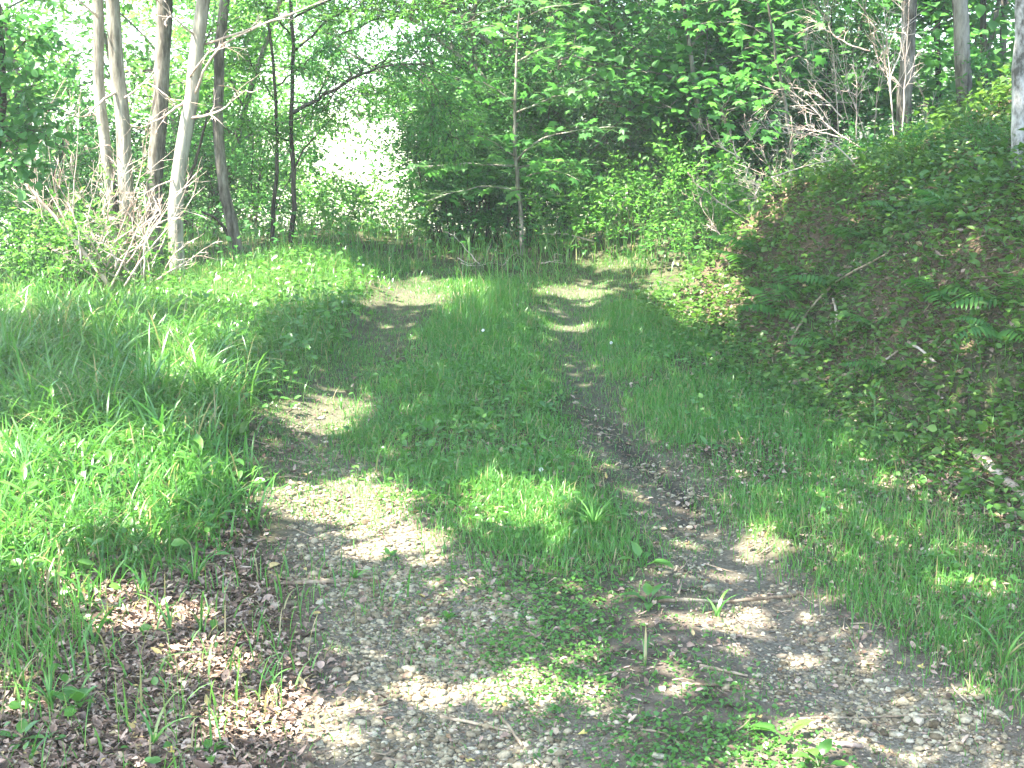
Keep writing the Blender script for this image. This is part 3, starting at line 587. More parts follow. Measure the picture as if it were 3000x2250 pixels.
def spray(tips, per, L, flat=.35, seed=0, spread=.12, full=False, wr=.55):
    r = np.random.default_rng(seed+99); p = []; d = []
    for q, l in tips:
        n = max(3, int(per*r.uniform(.6, 1.4))); t = r.random(n)*(len(q)-1); k = np.minimum(t.astype(int), len(q)-2); s = q[k]+(q[k+1]-q[k])*(t-k)[:, None]
        p.append(s+r.normal(0, spread, (n, 3))*[1, 1, .5]); ax = unit(q[-1]-q[0]); d.append(unit(ax*.6+r.normal(0, .7, (n, 3))*[1, 1, .45]+[0, 0, -.15]))
    p = np.concatenate(p); d = np.concatenate(d); N = len(p); n = unit(np.column_stack([r.normal(0, flat, (N, 2)), np.ones(N)])); l = r.uniform(L[0], L[1], N)
    rv = np.clip(r.normal(.5, .25, N), 0, 1)
    if full:
        V, f = leaf_full(p, d, n, l, l*wr, .1, r.uniform(0, .4, N)); return V, f, rep(rv, 11)
    V, f = leaf_quads(p, d, n, l, l*wr, .15, .1); return V, f, rep(rv, 4)
def plant_meshes(seed, hgt, spread, nst, lmat, bmat, per, L, levels=2, nb=9, r0=.02, flat=.4, sprd=.1, full=False, wr=.55, up=.9):
    segs, tips = grow((0, 0, -.05), hgt, spread, nst, levels, up, seed, nb, r0); a = Buf(); c = Buf()
    for q, rad, lev in segs:
        V, f = tube(q, rad, 6 if lev == 0 else 3, 0, False); (a if lev == 0 else c).add(V, f)
    V, f, rv = spray(tips, per, L, flat, seed, sprd, full, wr); l = Buf(); l.add(V, f, rv)
    return a.mesh('stem', bmat, (0, 0, 0), True), c.mesh('branch', bmat), l.mesh('foliage', lmat)
def place(ms, name, label, cat, pos, rz=0, scale=1, group=None):
    t = thing(name, label, cat, pos, group, (0, 0, rz), scale)
    for n_, m in zip(('stem', 'branch', 'foliage'), ms): link(n_, m, t)
    return t
K = {}
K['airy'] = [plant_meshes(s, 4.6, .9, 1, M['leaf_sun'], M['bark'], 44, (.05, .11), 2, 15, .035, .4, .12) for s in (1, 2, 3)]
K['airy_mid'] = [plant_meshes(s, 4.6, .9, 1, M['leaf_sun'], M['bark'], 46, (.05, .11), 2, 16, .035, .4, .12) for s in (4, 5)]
K['bush'] = [plant_meshes(s, 1.7, .9, 5, M['leaf_mid'], M['bark_dark'], 26, (.04, .075), 2, 7, .014, .45, .12) for s in (6, 7)]
K['bush_dark'] = [plant_meshes(s, 2.3, .8, 6, M['leaf_dark'], M['bark_dark'], 30, (.04, .07), 2, 8, .014, .45, .12) for s in (8, 9)]
K['olive'] = [plant_meshes(s, 4.2, .75, 5, M['leaf_grey'], M['bark'], 34, (.045, .075), 2, 10, .03, .6, .15, False, .38) for s in (10, 11)]
K['maple'] = [plant_meshes(s, 4.8, 1.1, 1, M['maple'], M['bark'], 26, (.08, .13), 2, 15, .035, .3, .2, True, .9) for s in (12, 13)]
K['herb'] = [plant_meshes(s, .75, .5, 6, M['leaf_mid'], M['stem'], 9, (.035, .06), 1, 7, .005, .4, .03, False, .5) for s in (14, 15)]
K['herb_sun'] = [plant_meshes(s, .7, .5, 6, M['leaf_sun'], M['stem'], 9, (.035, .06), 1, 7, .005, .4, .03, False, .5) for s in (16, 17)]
ORD = ['leftmost', 'second from left', 'third from left', 'fourth from left', 'fifth from left', 'sixth from left', 'seventh from left', 'eighth from left', 'ninth from left', 'tenth from left', 'eleventh from left', 'twelfth from left', 'thirteenth from left', 'fourteenth from left', 'fifteenth from left', 'sixteenth from left']
def row(kind, name, label, cat, spots, group=None, smin=.85, smax=1.15):
    if isinstance(label, str):
        spots = sorted(spots); label = [label+', '+('rightmost' if k == len(spots)-1 else ORD[k]) for k in range(len(spots))]
    for n_, (px, Yd, *sc_) in enumerate(spots):
        p = gpoint(px, Yd); k = K[kind][n_ % len(K[kind])]
        place(k, name, label if isinstance(label, str) else label[n_], cat, p, rng.random()*6.28, (sc_[0] if sc_ else 1)*rng.uniform(smin, smax), group)
row('airy', 'young_tree', 'sunlit young tree in the thicket behind the left trunks', 'tree', [(-150, 17), (60, 15.5), (200, 19), (330, 16.5), (460, 20), (560, 15.8), (570, 18.5), (620, 16.5), (650, 21, .9), (120, 22), (620, 23), (380, 24), (-60, 14.2), (640, 26)], 'sunlit young trees behind the left trunks')
row('airy_mid', 'young_tree', 'leafy young tree in the thicket behind the maple sapling', 'tree', [(1400, 19, 1.1), (1560, 20, 1.1), (1480, 22, 1.1), (1700, 21, 1.2), (1430, 17.2, 1), (1460, 16.8, 1), (1640, 18.2, 1.1), (1860, 19, 1.2), (2060, 20, 1.2)], 'young trees behind the maple sapling')
row('olive', 'shrub', ['grey-green willowy shrub left of the leafy maple, tallest', 'grey-green willowy shrub behind the weedy mound', 'grey-green shrub behind the maple sapling'], 'shrub', [(1830, 15.6, 1.05), (2000, 17, 1.1), (1640, 18, .95)])
row('maple', 'maple_tree', ['leafy maple overhanging the weedy mound right of the track end', 'leafy maple behind the dead twigs on the bank', 'leafy maple at the top of the bank behind the trunks', 'leafy maple deep in the wood at right', 'leafy maple between the grey shrub and the bank trunks'], 'tree', [(2130, 14.2, 1.0), (2420, 15.5, 1.05), (2720, 16.5, 1.1), (2960, 17.5, 1.1), (2280, 18, 1.2)])
row('bush_dark', 'shrub', 'dark low shrub at the shaded end of the track', 'shrub', [(1265, 14.6, .6), (1330, 15, .85), (1440, 15.4, .9), (1600, 15.0, .85), (1700, 15.8, 1), (1800, 16.2, 1), (1920, 15.4, .95), (1510, 16.4, 1), (1860, 17.4, 1.2), (1390, 16.8, 1.05), (2040, 16, 1.1), (2180, 15.6, 1.0), (2300, 16.4, 1.1)], 'dark shrubs at the end of the track')
row('bush', 'shrub', 'low green shrub behind the twig heap at the track end', 'shrub', [(1245, 14.6, .5), (1320, 14.3, .55), (1400, 14.6, .6), (1480, 14.4, .6), (1570, 14.7, .6), (1650, 14.9, .6), (1440, 15.8, .75), (1350, 16, .75), (1540, 15.8, .75)], 'low shrubs at the track end')
row('bush', 'shrub', 'low green shrub behind the left trunks', 'shrub', [(-40, 13.6, .8), (110, 13.0, .75), (560, 15, .8), (760, 15, .7), (680, 16.5, .9), (330, 15, .9), (230, 16, .9), (480, 17, 1)], 'low shrubs behind the left trunks')
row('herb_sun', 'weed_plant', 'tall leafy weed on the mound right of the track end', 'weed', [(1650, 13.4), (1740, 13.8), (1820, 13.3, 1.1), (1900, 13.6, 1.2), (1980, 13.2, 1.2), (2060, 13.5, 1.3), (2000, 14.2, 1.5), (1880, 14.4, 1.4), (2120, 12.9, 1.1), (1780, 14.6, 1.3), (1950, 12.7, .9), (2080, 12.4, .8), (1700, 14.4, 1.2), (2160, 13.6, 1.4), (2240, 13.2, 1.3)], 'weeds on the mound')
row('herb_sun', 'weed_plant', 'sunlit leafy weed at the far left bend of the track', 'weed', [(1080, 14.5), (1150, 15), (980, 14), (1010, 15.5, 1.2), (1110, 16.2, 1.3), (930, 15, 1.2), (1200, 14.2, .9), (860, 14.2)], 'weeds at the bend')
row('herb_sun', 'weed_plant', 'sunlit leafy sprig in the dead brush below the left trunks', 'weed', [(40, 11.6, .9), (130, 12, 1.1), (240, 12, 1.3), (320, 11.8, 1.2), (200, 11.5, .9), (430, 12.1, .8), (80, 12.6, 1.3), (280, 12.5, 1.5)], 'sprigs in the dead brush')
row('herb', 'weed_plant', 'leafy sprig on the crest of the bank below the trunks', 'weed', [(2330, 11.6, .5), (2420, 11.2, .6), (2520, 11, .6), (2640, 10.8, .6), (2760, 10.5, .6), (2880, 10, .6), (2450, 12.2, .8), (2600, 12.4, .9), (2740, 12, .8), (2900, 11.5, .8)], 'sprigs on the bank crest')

# far-off wood, one mass
def far_wood():
    b = Buf()
    n = 1000; c = np.column_stack([rng.uniform(-32, 34, n), rng.uniform(30, 46, n), np.zeros(n)]); u_ = 1500+c[:, 0]/c[:, 1]*F; keep = ~((u_ > 840) & (u_ < 1280) & (rng.random(n) < .88)); c = c[keep]
    c[:, 2] = H(c[:, 0], c[:, 1])+rng.uniform(0, 8, len(c)); n = 42; p = np.repeat(c, n, 0)+rng.normal(size=(len(c)*n, 3))*[.9, .9, .5]; N = len(p)
    V, f = leaf_quads(p, rdir(N, .4), unit(np.column_stack([rng.normal(0, .5, (N, 2)), np.ones(N)])), rng.uniform(.14, .26, N), rng.uniform(.1, .16, N)); b.add(V, f, rep(rng.random(N), 4))
    tag(b.part('far_woodland', M['leaf_mid'], None), 'distant sunlit woodland beyond the open field', 'woodland', kind='stuff')
    b = Buf(); n = 1200; c = np.column_stack([rng.uniform(-2, 16, n), rng.uniform(18, 28, n), np.zeros(n)]); c = c[c[:, 0] > -.045*c[:, 1]]
    c[:, 2] = H(c[:, 0], c[:, 1])+rng.uniform(.2, 6.5, len(c)); n = 60; p = np.repeat(c, n, 0)+rng.normal(size=(len(c)*n, 3))*[.6, .6, .3]; N = len(p)
    V, f = leaf_quads(p, rdir(N, .4), unit(np.column_stack([rng.normal(0, .45, (N, 2)), np.ones(N)])), rng.uniform(.09, .16, N), rng.uniform(.06, .1, N)); b.add(V, f, rep(rng.random(N), 4))
    tag(b.part('woodland', M['leaf_mid'], None), 'dense green wood behind the end of the track and up the slope', 'woodland', kind='stuff')
far_wood()

# --- dark slender tree with hanging leafy twigs over the track end
T5t = thing('tree', 'dark slender forked tree whose leafy boughs hang over the bend', 'tree', gpoint(850, 13.4)); T5o = np.array(T5t.location)
def stem_part(t, org, pts, r0, r1, mat, name, n=16, sides=7):
    b = Buf(); V, f = tube(smooth_path(pts, n, .015), np.linspace(r0, r1, n), sides, .08); b.add(V, f); return b.part(name, mat, t, org, True)
def leafy(t, org, pts, r0, mat, lmat, ntw, twl, per, L, droop=.3, name='bough', wr=.45, seed=0, full=False, flat=.5):
    pp = smooth_path(pts, 16, .02); b = Buf(); V, f = tube(pp, np.linspace(r0, r0*.25, 16), 6); b.add(V, f); tips = []
    for _ in range(ntw):
        k = rng.integers(3, 15); ax = unit(pp[k+0]-pp[k-1]); d = unit(ax*.5+rng.normal(0, .6, 3)+[0, 0, -.05]); l = twl*rng.uniform(.5, 1.2); q = [pp[k]]
        for i_ in range(5): d = unit(d+rng.normal(0, .12, 3)+[0, 0, -droop*.25]); q.append(q[-1]+d*l/5)
        q = np.array(q); tips.append((q, l)); V, f = tube(q, np.linspace(r0*.3, .0015, 6), 3, 0, False); b.add(V, f)
    br = b.part(name, mat, t, org, True); V, f, rv = spray(tips, per, L, flat, seed, .05, full, wr); lb = Buf(); lb.add(V, f, rv); lb.part('foliage', lmat, br, org); return br
for pts, r0, r1 in [([(840, 760), (866, 640), (856, 460), (850, 330), (862, 150), (850, -40)], .026, .016), ([(798, 750), (795, 650), (815, 500), (808, 300), (800, 150), (770, -40)], .022, .012), ([(850, 520), (900, 420), (960, 360), (1010, 300)], .011, .004), ([(690, 730), (640, 640), (590, 620)], .02, .012), ([(545, 560), (590, 420), (610, 320)], .018, .01)]:
    q = [P(a, b_, 13.4) for a, b_ in pts]
    if pts[0][1] > 700: q.insert(0, np.array([q[0][0], 13.4, H(q[0][0], 13.4)-.1]))
    stem_part(T5t, T5o, q, r0, r1, M['bark_dark'], 'trunk' if r0 > .021 else 'branch')
bl = [([(860, 330), (950, 280), (1050, 220), (1140, 185), (1270, 185)], .02), ([(862, 300), (930, 310), (1080, 270), (1200, 260)], .008), ([(860, 150), (960, 60), (1050, 10), (1150, -60)], .013), ([(1100, 195), (1200, 120), (1300, 90)], .009), ([(1140, 185), (1250, 220), (1330, 330), (1300, 450)], .010), ([(808, 300), (740, 200), (700, 80)], .009), ([(812, 250), (900, 180), (980, 110)], .009), ([(850, 100), (780, 20), (700, -60)], .01), ([(1000, 100), (1150, 40), (1300, 20)], .01), ([(1180, 185), (1260, 260), (1270, 400)], .008), ([(855, 420), (780, 380), (700, 340)], .008), ([(850, 60), (1000, -20), (1250, -60)], .012)]
for n_, (pts, r) in enumerate(bl):
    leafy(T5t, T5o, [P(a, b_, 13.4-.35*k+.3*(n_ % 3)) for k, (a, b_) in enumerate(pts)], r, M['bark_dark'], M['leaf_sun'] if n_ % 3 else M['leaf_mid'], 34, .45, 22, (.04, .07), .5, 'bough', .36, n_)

# --- maple sapling in the middle with single leaves
def maple_leaf_mesh(name, mat, rv, droop, seed):
    r = np.random.default_rng(seed); A = np.radians([180, 150, 128, 100, 78, 55, 28, 0, -28, -55, -78, -100, -128, -150]); R = np.array([.12, .5, .42, .85, .55, .92, .5, 1.08, .5, .92, .55, .85, .42, .5])*(1+.1*(r.random(14)-.5))
    x = np.sin(A)*R*.62; y = .28+np.cos(A)*R*.62; V = np.vstack([[0, .28, 0], np.stack([x, y, np.zeros(14)], 1)]); V[:, 2] = -droop*(V[:, 1]**2)*.5-droop*.5*V[:, 0]**2+.05*(r.random(15)-.5)
    k = np.arange(14); return mesh(name, V, [np.stack([np.zeros(14, int), k+1, (k+1) % 14+1], 1)], mat, np.full(15, rv))
ML = [maple_leaf_mesh('leaf', M['maple'], v, d, s) for s, (v, d) in enumerate([(.2, .3), (.45, .6), (.6, .9), (.8, .5), (.35, 1.0), (.95, .7)])]
so_ = gpoint(1530, 13.6); sap = thing('maple_sapling', 'slim maple sapling with tiers of bright leaves at the end of the track', 'sapling', so_); NLEAF = [0]
stem_part(sap, so_, [so_-[0, 0, .1], P(1530, 690, 13.6), P(1520, 560, 13.6), P(1506, 420, 13.6), P(1512, 250, 13.6), P(1520, 60, 13.6), P(1530, -120, 13.6)], .024, .006, M['bark_pale'], 'trunk', 20, 8)
def tier(pts, n, r0, Yd, dy, spread=.22, size=(.095, .15)):
    q = [P(a, b_, Yd+dy*k) for k, (a, b_) in enumerate(pts)]; br = stem_part(sap, so_, q, r0, .003, M['bark_pale'], 'branch', 10, 5); pp = smooth_path(q, 10)
    tw = Buf()
    for _ in range(n):
        k = int(np.clip(rng.beta(1.6, 1.1)*9, 2, 9)); p = pp[k]+rng.normal(0, 1, 3)*[spread, spread*1.3, .045]; NLEAF[0] += 1
        if NLEAF[0] <= 300:
            link('leaf', ML[rng.integers(6)], br, p-so_, (rng.normal(-.2, .25), rng.normal(0, .22), rng.random()*6.28), float(rng.uniform(*size)))
        V, f = tube(np.array([pp[max(k-1, 0)], (pp[k]+p)/2+[0, 0, .01], p]), [.0025, .002, .0012], 3, 0, False); tw.add(V, f)
    tw.part('twig', M['stem'], br, so_)
for a in [([(1515, 485), (1400, 480), (1300, 480), (1180, 500)], 38, .012, 13.6, -.12), ([(1512, 495), (1600, 470), (1680, 480)], 24, .010, 13.6, .1), ([(1515, 470), (1580, 400), (1660, 385), (1800, 370)], 34, .013, 13.6, -.1), ([(1516, 530), (1580, 500), (1640, 500), (1700, 530)], 26, .009, 13.6, -.15), ([(1510, 460), (1440, 410), (1370, 390)], 22, .009, 13.6, -.2),
          ([(1520, 560), (1440, 540), (1340, 560), (1250, 590)], 26, .008, 13.6, -.12), ([(1512, 330), (1600, 290), (1720, 260)], 26, .01, 13.6, -.1), ([(1512, 300), (1420, 240), (1330, 230)], 24, .01, 13.6, -.1), ([(1516, 180), (1620, 130), (1720, 140)], 24, .01, 13.6, -.1), ([(1518, 120), (1440, 70), (1360, 90)], 22, .01, 13.6, -.15), ([(1520, 590), (1590, 570), (1640, 600)], 14, .006, 13.6, -.1), ([(1518, 60), (1600, 20), (1700, 10)], 20, .008, 13.6, -.1)]: tier(*a)

# --- maple bough hanging in at right, large sunlit leaves
bo = gpoint(2330, 11.5); bt = thing('maple_sapling', 'small maple with large lit leaves beside the dead twigs', 'sapling', bo)
stem_part(bt, bo, [bo-[0, 0, .1], P(2330, 500, 11.5), P(2300, 300, 11.4), P(2270, 150, 11.2), P(2240, -80, 11.2)], .016, .008, M['bark'], 'trunk')
for pts, n in [([(2300, 300), (2240, 240), (2150, 220)], 22), ([(2280, 200), (2340, 150), (2370, 190)], 14), ([(2260, 100), (2150, 60), (2050, 70)], 24), ([(2290, 260), (2200, 300), (2100, 330)], 18), ([(2250, 20), (2150, -10), (2000, 20)], 24), ([(2300, 330), (2220, 380), (2140, 470)], 20), ([(2250, 60), (2350, 20), (2420, 60)], 16)]:
    q = [P(a, b_, 11.4-.2*k) for k, (a, b_) in enumerate(pts)]; br = stem_part(bt, bo, q, .006, .002, M['bark'], 'branch', 8, 4); pp = smooth_path(q, 8)
    for _ in range(n):
        k = rng.integers(2, 8); link('leaf', ML[rng.integers(6)], br, pp[k]+rng.normal(0, 1, 3)*[.15, .18, .05]-bo, (rng.normal(-.3, .3), rng.normal(0, .3), rng.random()*6.28), float(rng.uniform(.07, .12)))
# --- dark maple close at the far left edge
lo_ = np.array([-4.05, 10.2, H(-4.05, 10.2)]); ltree = thing('tree', 'dark leafy tree filling the far left edge', 'tree', lo_)
stem_part(ltree, lo_, [lo_-[0, 0, .1], P(-20, 500, 10.2), P(5, 380, 10.2), P(10, 150, 10.2), P(-40, -200, 10.2)], .05, .02, M['bark_dark'], 'trunk')
for n_, pts in enumerate([[(0, 330), (60, 260), (130, 240)], [(0, 200), (70, 120), (150, 100)], [(5, 420), (70, 380), (140, 390)], [(0, 120), (-20, 60), (60, 40)], [(10, 300), (90, 330), (170, 320)], [(-60, 250), (10, 210), (90, 190)], [(-60, 480), (20, 480), (80, 500)], [(-80, 380), (-20, 350), (60, 440)]]):
    leafy(ltree, lo_, [P(a, b_, 10.2-.15*k) for k, (a, b_) in enumerate(pts)], .008, M['bark_dark'], M['leaf_mid'], 14, .3, 7, (.05, .10), .2, 'bough', .75, 200+n_, True)

# ------------------------------------------------------------------ dead brush
def dead_plant(name, label, base, stems, mat, cat='dead shrub', group=None):
    t = thing(name, label, cat, base, group); T = {'t': t, 'org': np.asarray(base, float)}
    for pts, r, tw, tl in stems: bare_branch(T, pts, r, mat, 'stem', tw, tl)
    return t
def px_path(pts, Yd, dy=0): return [P(a, b_, Yd+dy*k) for k, (a, b_) in enumerate(pts)]
def rooted(pts, Yd, dy=0):
    q = px_path(pts, Yd, dy); return q
pole = px_path([(10, 430), (60, 520), (200, 680), (330, 850)], 11.6); dead_plant('dead_pole', 'pale dead sapling leaning across the brush at far left', pole[-1], [(pole[::-1], .026, 6, .5)], M['deadwood'], 'dead tree')
b0 = gpoint(370, 11.7); st = []
for _ in range(34):
    a = (rng.uniform(220, 470), rng.uniform(760, 850)); e = (a[0]+rng.uniform(-170, 200), a[1]-rng.uniform(60, 260)); m = ((a[0]+e[0])/2+rng.uniform(-30, 30), (a[1]+e[1])/2+rng.uniform(-20, 30)); Yd = rng.uniform(11.3, 12.2)
    st.append((px_path([a, m, e], Yd, rng.uniform(-.15, .15)), rng.uniform(.005, .012), 5, .35))
dead_plant('brush_pile', 'tangle of sunbleached dead branches at the foot of the left trunks', b0, st, M['deadwood'], 'brush pile')
b0 = gpoint(180, 11.9); st = []
for _ in range(9):
    a = (rng.uniform(150, 300), 820); e = (a[0]+rng.uniform(-120, 160), rng.uniform(250, 560)); m = ((a[0]+e[0])/2+rng.uniform(-40, 40), (a[1]+e[1])/2); st.append((px_path([a, m, e], rng.uniform(11.8, 12.3), rng.uniform(-.1, .1)), .008, 7, .5))
dead_plant('dead_shrub', 'thin bare twiggy shrub left of the pale double trunk', b0, st, M['deadwood'])
# dead twiggy saplings on the bank
for lab, base, sts in [
    ('whitish dead sapling with forked twigs against the grey-brown bank trunk', (2610, 11.3), [[(2625, 450), (2610, 300), (2590, 150), (2540, 30), (2510, 0)], [(2615, 340), (2600, 150), (2590, 20), (2570, -40)], [(2640, 420), (2650, 260), (2660, 100), (2665, -20)], [(2600, 250), (2640, 150), (2650, 20)]]),
    ('pale crooked dead branch bush in the middle of the bank twigs', (2470, 11.0), [[(2530, 440), (2420, 370), (2380, 310), (2290, 250)], [(2470, 350), (2420, 290), (2350, 260)], [(2510, 420), (2510, 300), (2510, 210)], [(2520, 500), (2460, 430), (2380, 390), (2280, 390)], [(2500, 410), (2420, 390), (2330, 370)], [(2550, 150), (2480, 130), (2380, 60)]]),
    ('reddish dead stems fanning up from the sunlit crest of the bank', (2290, 11.3), [[(2290, 600), (2230, 550), (2160, 510)], [(2290, 590), (2270, 540), (2240, 460), (2200, 400)], [(2300, 600), (2290, 540), (2270, 500)], [(2320, 620), (2318, 540), (2310, 430)], [(2280, 610), (2220, 580), (2180, 540)]]),
    ('thin leaning dead stems left of the bank crest', (2160, 11.9), [[(2160, 760), (2110, 690), (2060, 620), (2050, 590)], [(2180, 640), (2120, 600), (2070, 560), (2060, 515)], [(2170, 465), (2100, 420), (2070, 380)], [(2160, 470), (2140, 390), (2110, 320)], [(2220, 665), (2200, 630), (2190, 605)]]),
    ('fallen pale branch lying level across the bank twigs', (2400, 10.9), [[(2260, 520), (2330, 495), (2420, 470), (2520, 462)], [(2420, 470), (2400, 450), (2440, 430)], [(2470, 468), (2480, 520), (2500, 530)]]),
    ('fine grey dead twigs left of the whitish dead sapling', (2480, 11.8), [[(2460, 440), (2450, 250), (2430, 60), (2425, -20)], [(2500, 400), (2440, 200), (2430, 60)], [(2440, 300), (2360, 200), (2370, 60)], [(2560, 420), (2570, 250), (2600, 120)], [(2400, 420), (2350, 330), (2300, 200)], [(2690, 440), (2720, 330), (2680, 220)], [(2560, 460), (2480, 250), (2460, 100)]])]:
    gp = gpoint(*base); dead_plant('dead_sapling', lab, gp, [(px_path(s, base[1]+rng.uniform(-.2, .2), rng.uniform(-.06, .06)), .0068 if 'fine' not in lab else .0045, 10, .42) for s in sts], M['deadwood'])
# dead twigs at the track end
for lab, pts, Yd, r in [('dead stem leaning left from the twig heap at the track end', [(1410, 780), (1370, 735), (1330, 690)], 13.1, .007), ('short upright dead stem in the twig heap at the track end', [(1435, 780), (1445, 755), (1450, 730)], 13.0, .006), ('low bent dead twig across the twig heap at the track end', [(1350, 770), (1400, 785), (1440, 765), (1470, 780)], 13.0, .008), ('pale dead twig slanting low right of the twig heap', [(1468, 785), (1485, 765), (1500, 748)], 13.0, .006), ('thin dead twig lying at the left of the twig heap', [(1340, 755), (1380, 775), (1420, 790)], 13.1, .005),
                        ('bent whitish dead branch above the weeds right of the sapling', [(1740, 708), (1690, 692), (1640, 682), (1615, 690)], 13.4, .009), ('short pale stick lying in the weeds below the bent branch', [(1585, 772), (1610, 767), (1640, 762)], 12.9, .008), ('long arching reddish dead stem in front of the dark shrubs', [(1795, 660), (1815, 610), (1850, 565), (1900, 532), (1930, 525)], 13.6, .007), ('straight pale stick leaning on the toe of the bank', [(1985, 862), (2030, 848), (2100, 815)], 11.6, .012)]:
    q = px_path(pts, Yd); dead_plant('dead_twig', lab, q[0], [(q, r, 2, .2)], M['deadwood'], 'twig')

# ------------------------------------------------------------------ fallen sticks on the ground
def stick(label, pts, wpx, mat='stick', lift=0):
    q = np.array([at(*p) for p in pts]); r = wpx/F*q[0][1]*.5; q[:, 2] += r*.8+lift; pp = smooth_path(q, 12, r*.5); g = H(pp[:, 0], pp[:, 1]); pp[:, 2] = np.maximum(pp[:, 2], g+r*.5)
    b = Buf(); V, f = tube(pp, r*np.linspace(1, .65, 12)*(1+.2*(rng.random(12)-.5)), 7, .25); b.add(V, f); o = link('stick', b.mesh('stick', M[mat], pp[0], True), None, pp[0]); tag(o, label, 'stick')
for a in [('long thin dark stick lying across the right-hand rut', [(1930, 1765), (2120, 1770), (2340, 1748)], 14), ('short yellowish stick beside the left rut near the dead leaves', [(830, 1715), (960, 1712), (1090, 1700)], 16), ('dark stick pointing at the viewer in the left gravel', [(1450, 2090), (1490, 2130), (1530, 2190)], 14), ('long thin dark stick in the near gravel', [(1290, 2105), (1400, 2125), (1500, 2150)], 12),
          ('pale slender stick at the bottom edge of the gravel', [(1110, 2225), (1200, 2235), (1260, 2230)], 10), ('short straw-coloured stick left of the lit gravel', [(1015, 1980), (1050, 1970), (1088, 1957)], 10), ('curved pale twig right of the near gravel', [(1880, 2140), (1950, 2150), (2000, 2190)], 8), ('flat yellow-brown stick in the middle weeds', [(2000, 2008), (2080, 2012), (2150, 2012)], 12),
          ('short brown stick above the middle weeds', [(2050, 1955), (2120, 1970), (2190, 1985)], 12), ('pale broken stick behind the sunlit dock plant', [(2405, 2180), (2460, 2188), (2525, 2195)], 20, 'deadwood'), ('thick grey broken branch at the right edge below the bank', [(2862, 1345), (2930, 1400), (3010, 1480)], 34, 'deadwood'), ('fallen stick lying level at the toe of the bank', [(2285, 1128), (2400, 1118), (2530, 1095)], 16),
          ('long thin pale stick slanting down the face of the bank', [(2310, 1040), (2370, 930), (2450, 850), (2600, 770)], 9, 'stick', .06), ('short grey stick beside the slanting stick on the bank', [(2440, 900), (2452, 950), (2448, 985)], 9, 'deadwood', .05), ('grey twig lower right on the face of the bank', [(2660, 1020), (2700, 1050), (2740, 1080)], 9, 'deadwood', .04), ('thin twig slanting up from the level fallen stick', [(2560, 1090), (2600, 1060), (2630, 1040)], 8, 'deadwood', .03),
          ('dark bark piece beside the lit gravel', [(1545, 1835), (1590, 1825), (1630, 1800)], 18), ('small dark bark piece among the gravel stones', [(1330, 1955), (1370, 1958), (1400, 1955)], 14), ('thin brown stick near the bottom of the right rut', [(2340, 2110), (2550, 2105), (2750, 2095)], 8), ('short stick in the verge litter at right', [(2690, 1625), (2720, 1622), (2745, 1615)], 16, 'deadwood'), ('thin stick at far right among the litter', [(2880, 1632), (2940, 1632), (3010, 1634)], 8), ('thin dark stick in the dead leaves at left', [(320, 1640), (420, 1650), (520, 1645)], 9), ('fine pale twig slanting in the left grass', [(255, 1530), (310, 1575), (370, 1620)], 8, 'deadwood', .03), ('pale short twig standing from the toe litter', [(2470, 1345), (2520, 1352), (2570, 1358)], 14, 'deadwood')]: stick(*a)

# ------------------------------------------------------------------ plants with leaves one can count
def rosette_meshes(seed, n, L, wr):
    r = np.random.default_rng(seed); out = []
    for k in range(n):
        a = k*2.4+r.normal(0, .3); e = r.uniform(.25, 1.1); l = r.uniform(*L); d = np.array([[math.cos(a)*math.cos(e), math.sin(a)*math.cos(e), math.sin(e)]]); nr = np.array([[-math.cos(a)*math.sin(e), -math.sin(a)*math.sin(e), math.cos(e)]])
        st = l*.45; b = Buf(); V, f = leaf_full(d*st, d, nr, l, l*wr, .14, r.uniform(.2, .7)); b.add(V, f, np.full(11, r.random())); V, f = tube(np.array([[0, 0, -.01], d[0]*st*.5, d[0]*st*1.2]), [.003, .0025, .0015], 4, 0, False); b.add(V, f, .3); out.append(b.mesh('leaf', M['weed']))
    return out
ROS = [rosette_meshes(s, n, L, wr) for s, n, L, wr in [(1, 6, (.06, .10), .6), (2, 7, (.05, .09), .55), (3, 5, (.07, .11), .5), (4, 8, (.05, .08), .6)]]
def rosette(k, label, pos, scale=1, group=None, name='weed_rosette'):
    t = thing(name, label, 'weed', pos, group, (0, 0, rng.random()*6.28), scale)
    for m in ROS[k]: link('leaf', m, t)
pp = scatter_poly([(1230, 1420), (1560, 1560), (1680, 1400), (1600, 1180), (1500, 1080), (1300, 1060), (1130, 1180), (1080, 1290)], 22)
for n_, p in enumerate(pp): rosette(n_ % 4, 'low broad-leaved weed growing on the grassy strip between the ruts', p, rng.uniform(.5, 1.05), 'broad-leaved weeds between the ruts')
pp = scatter_poly([(1900, 1150), (2250, 1450), (2800, 1750), (2950, 1500), (2500, 1180), (2100, 980)], 16)
for n_, p in enumerate(pp): rosette(n_ % 4, 'small broad-leaved weed in the verge grass below the bank', p, rng.uniform(.5, .9), 'broad-leaved weeds on the right verge')
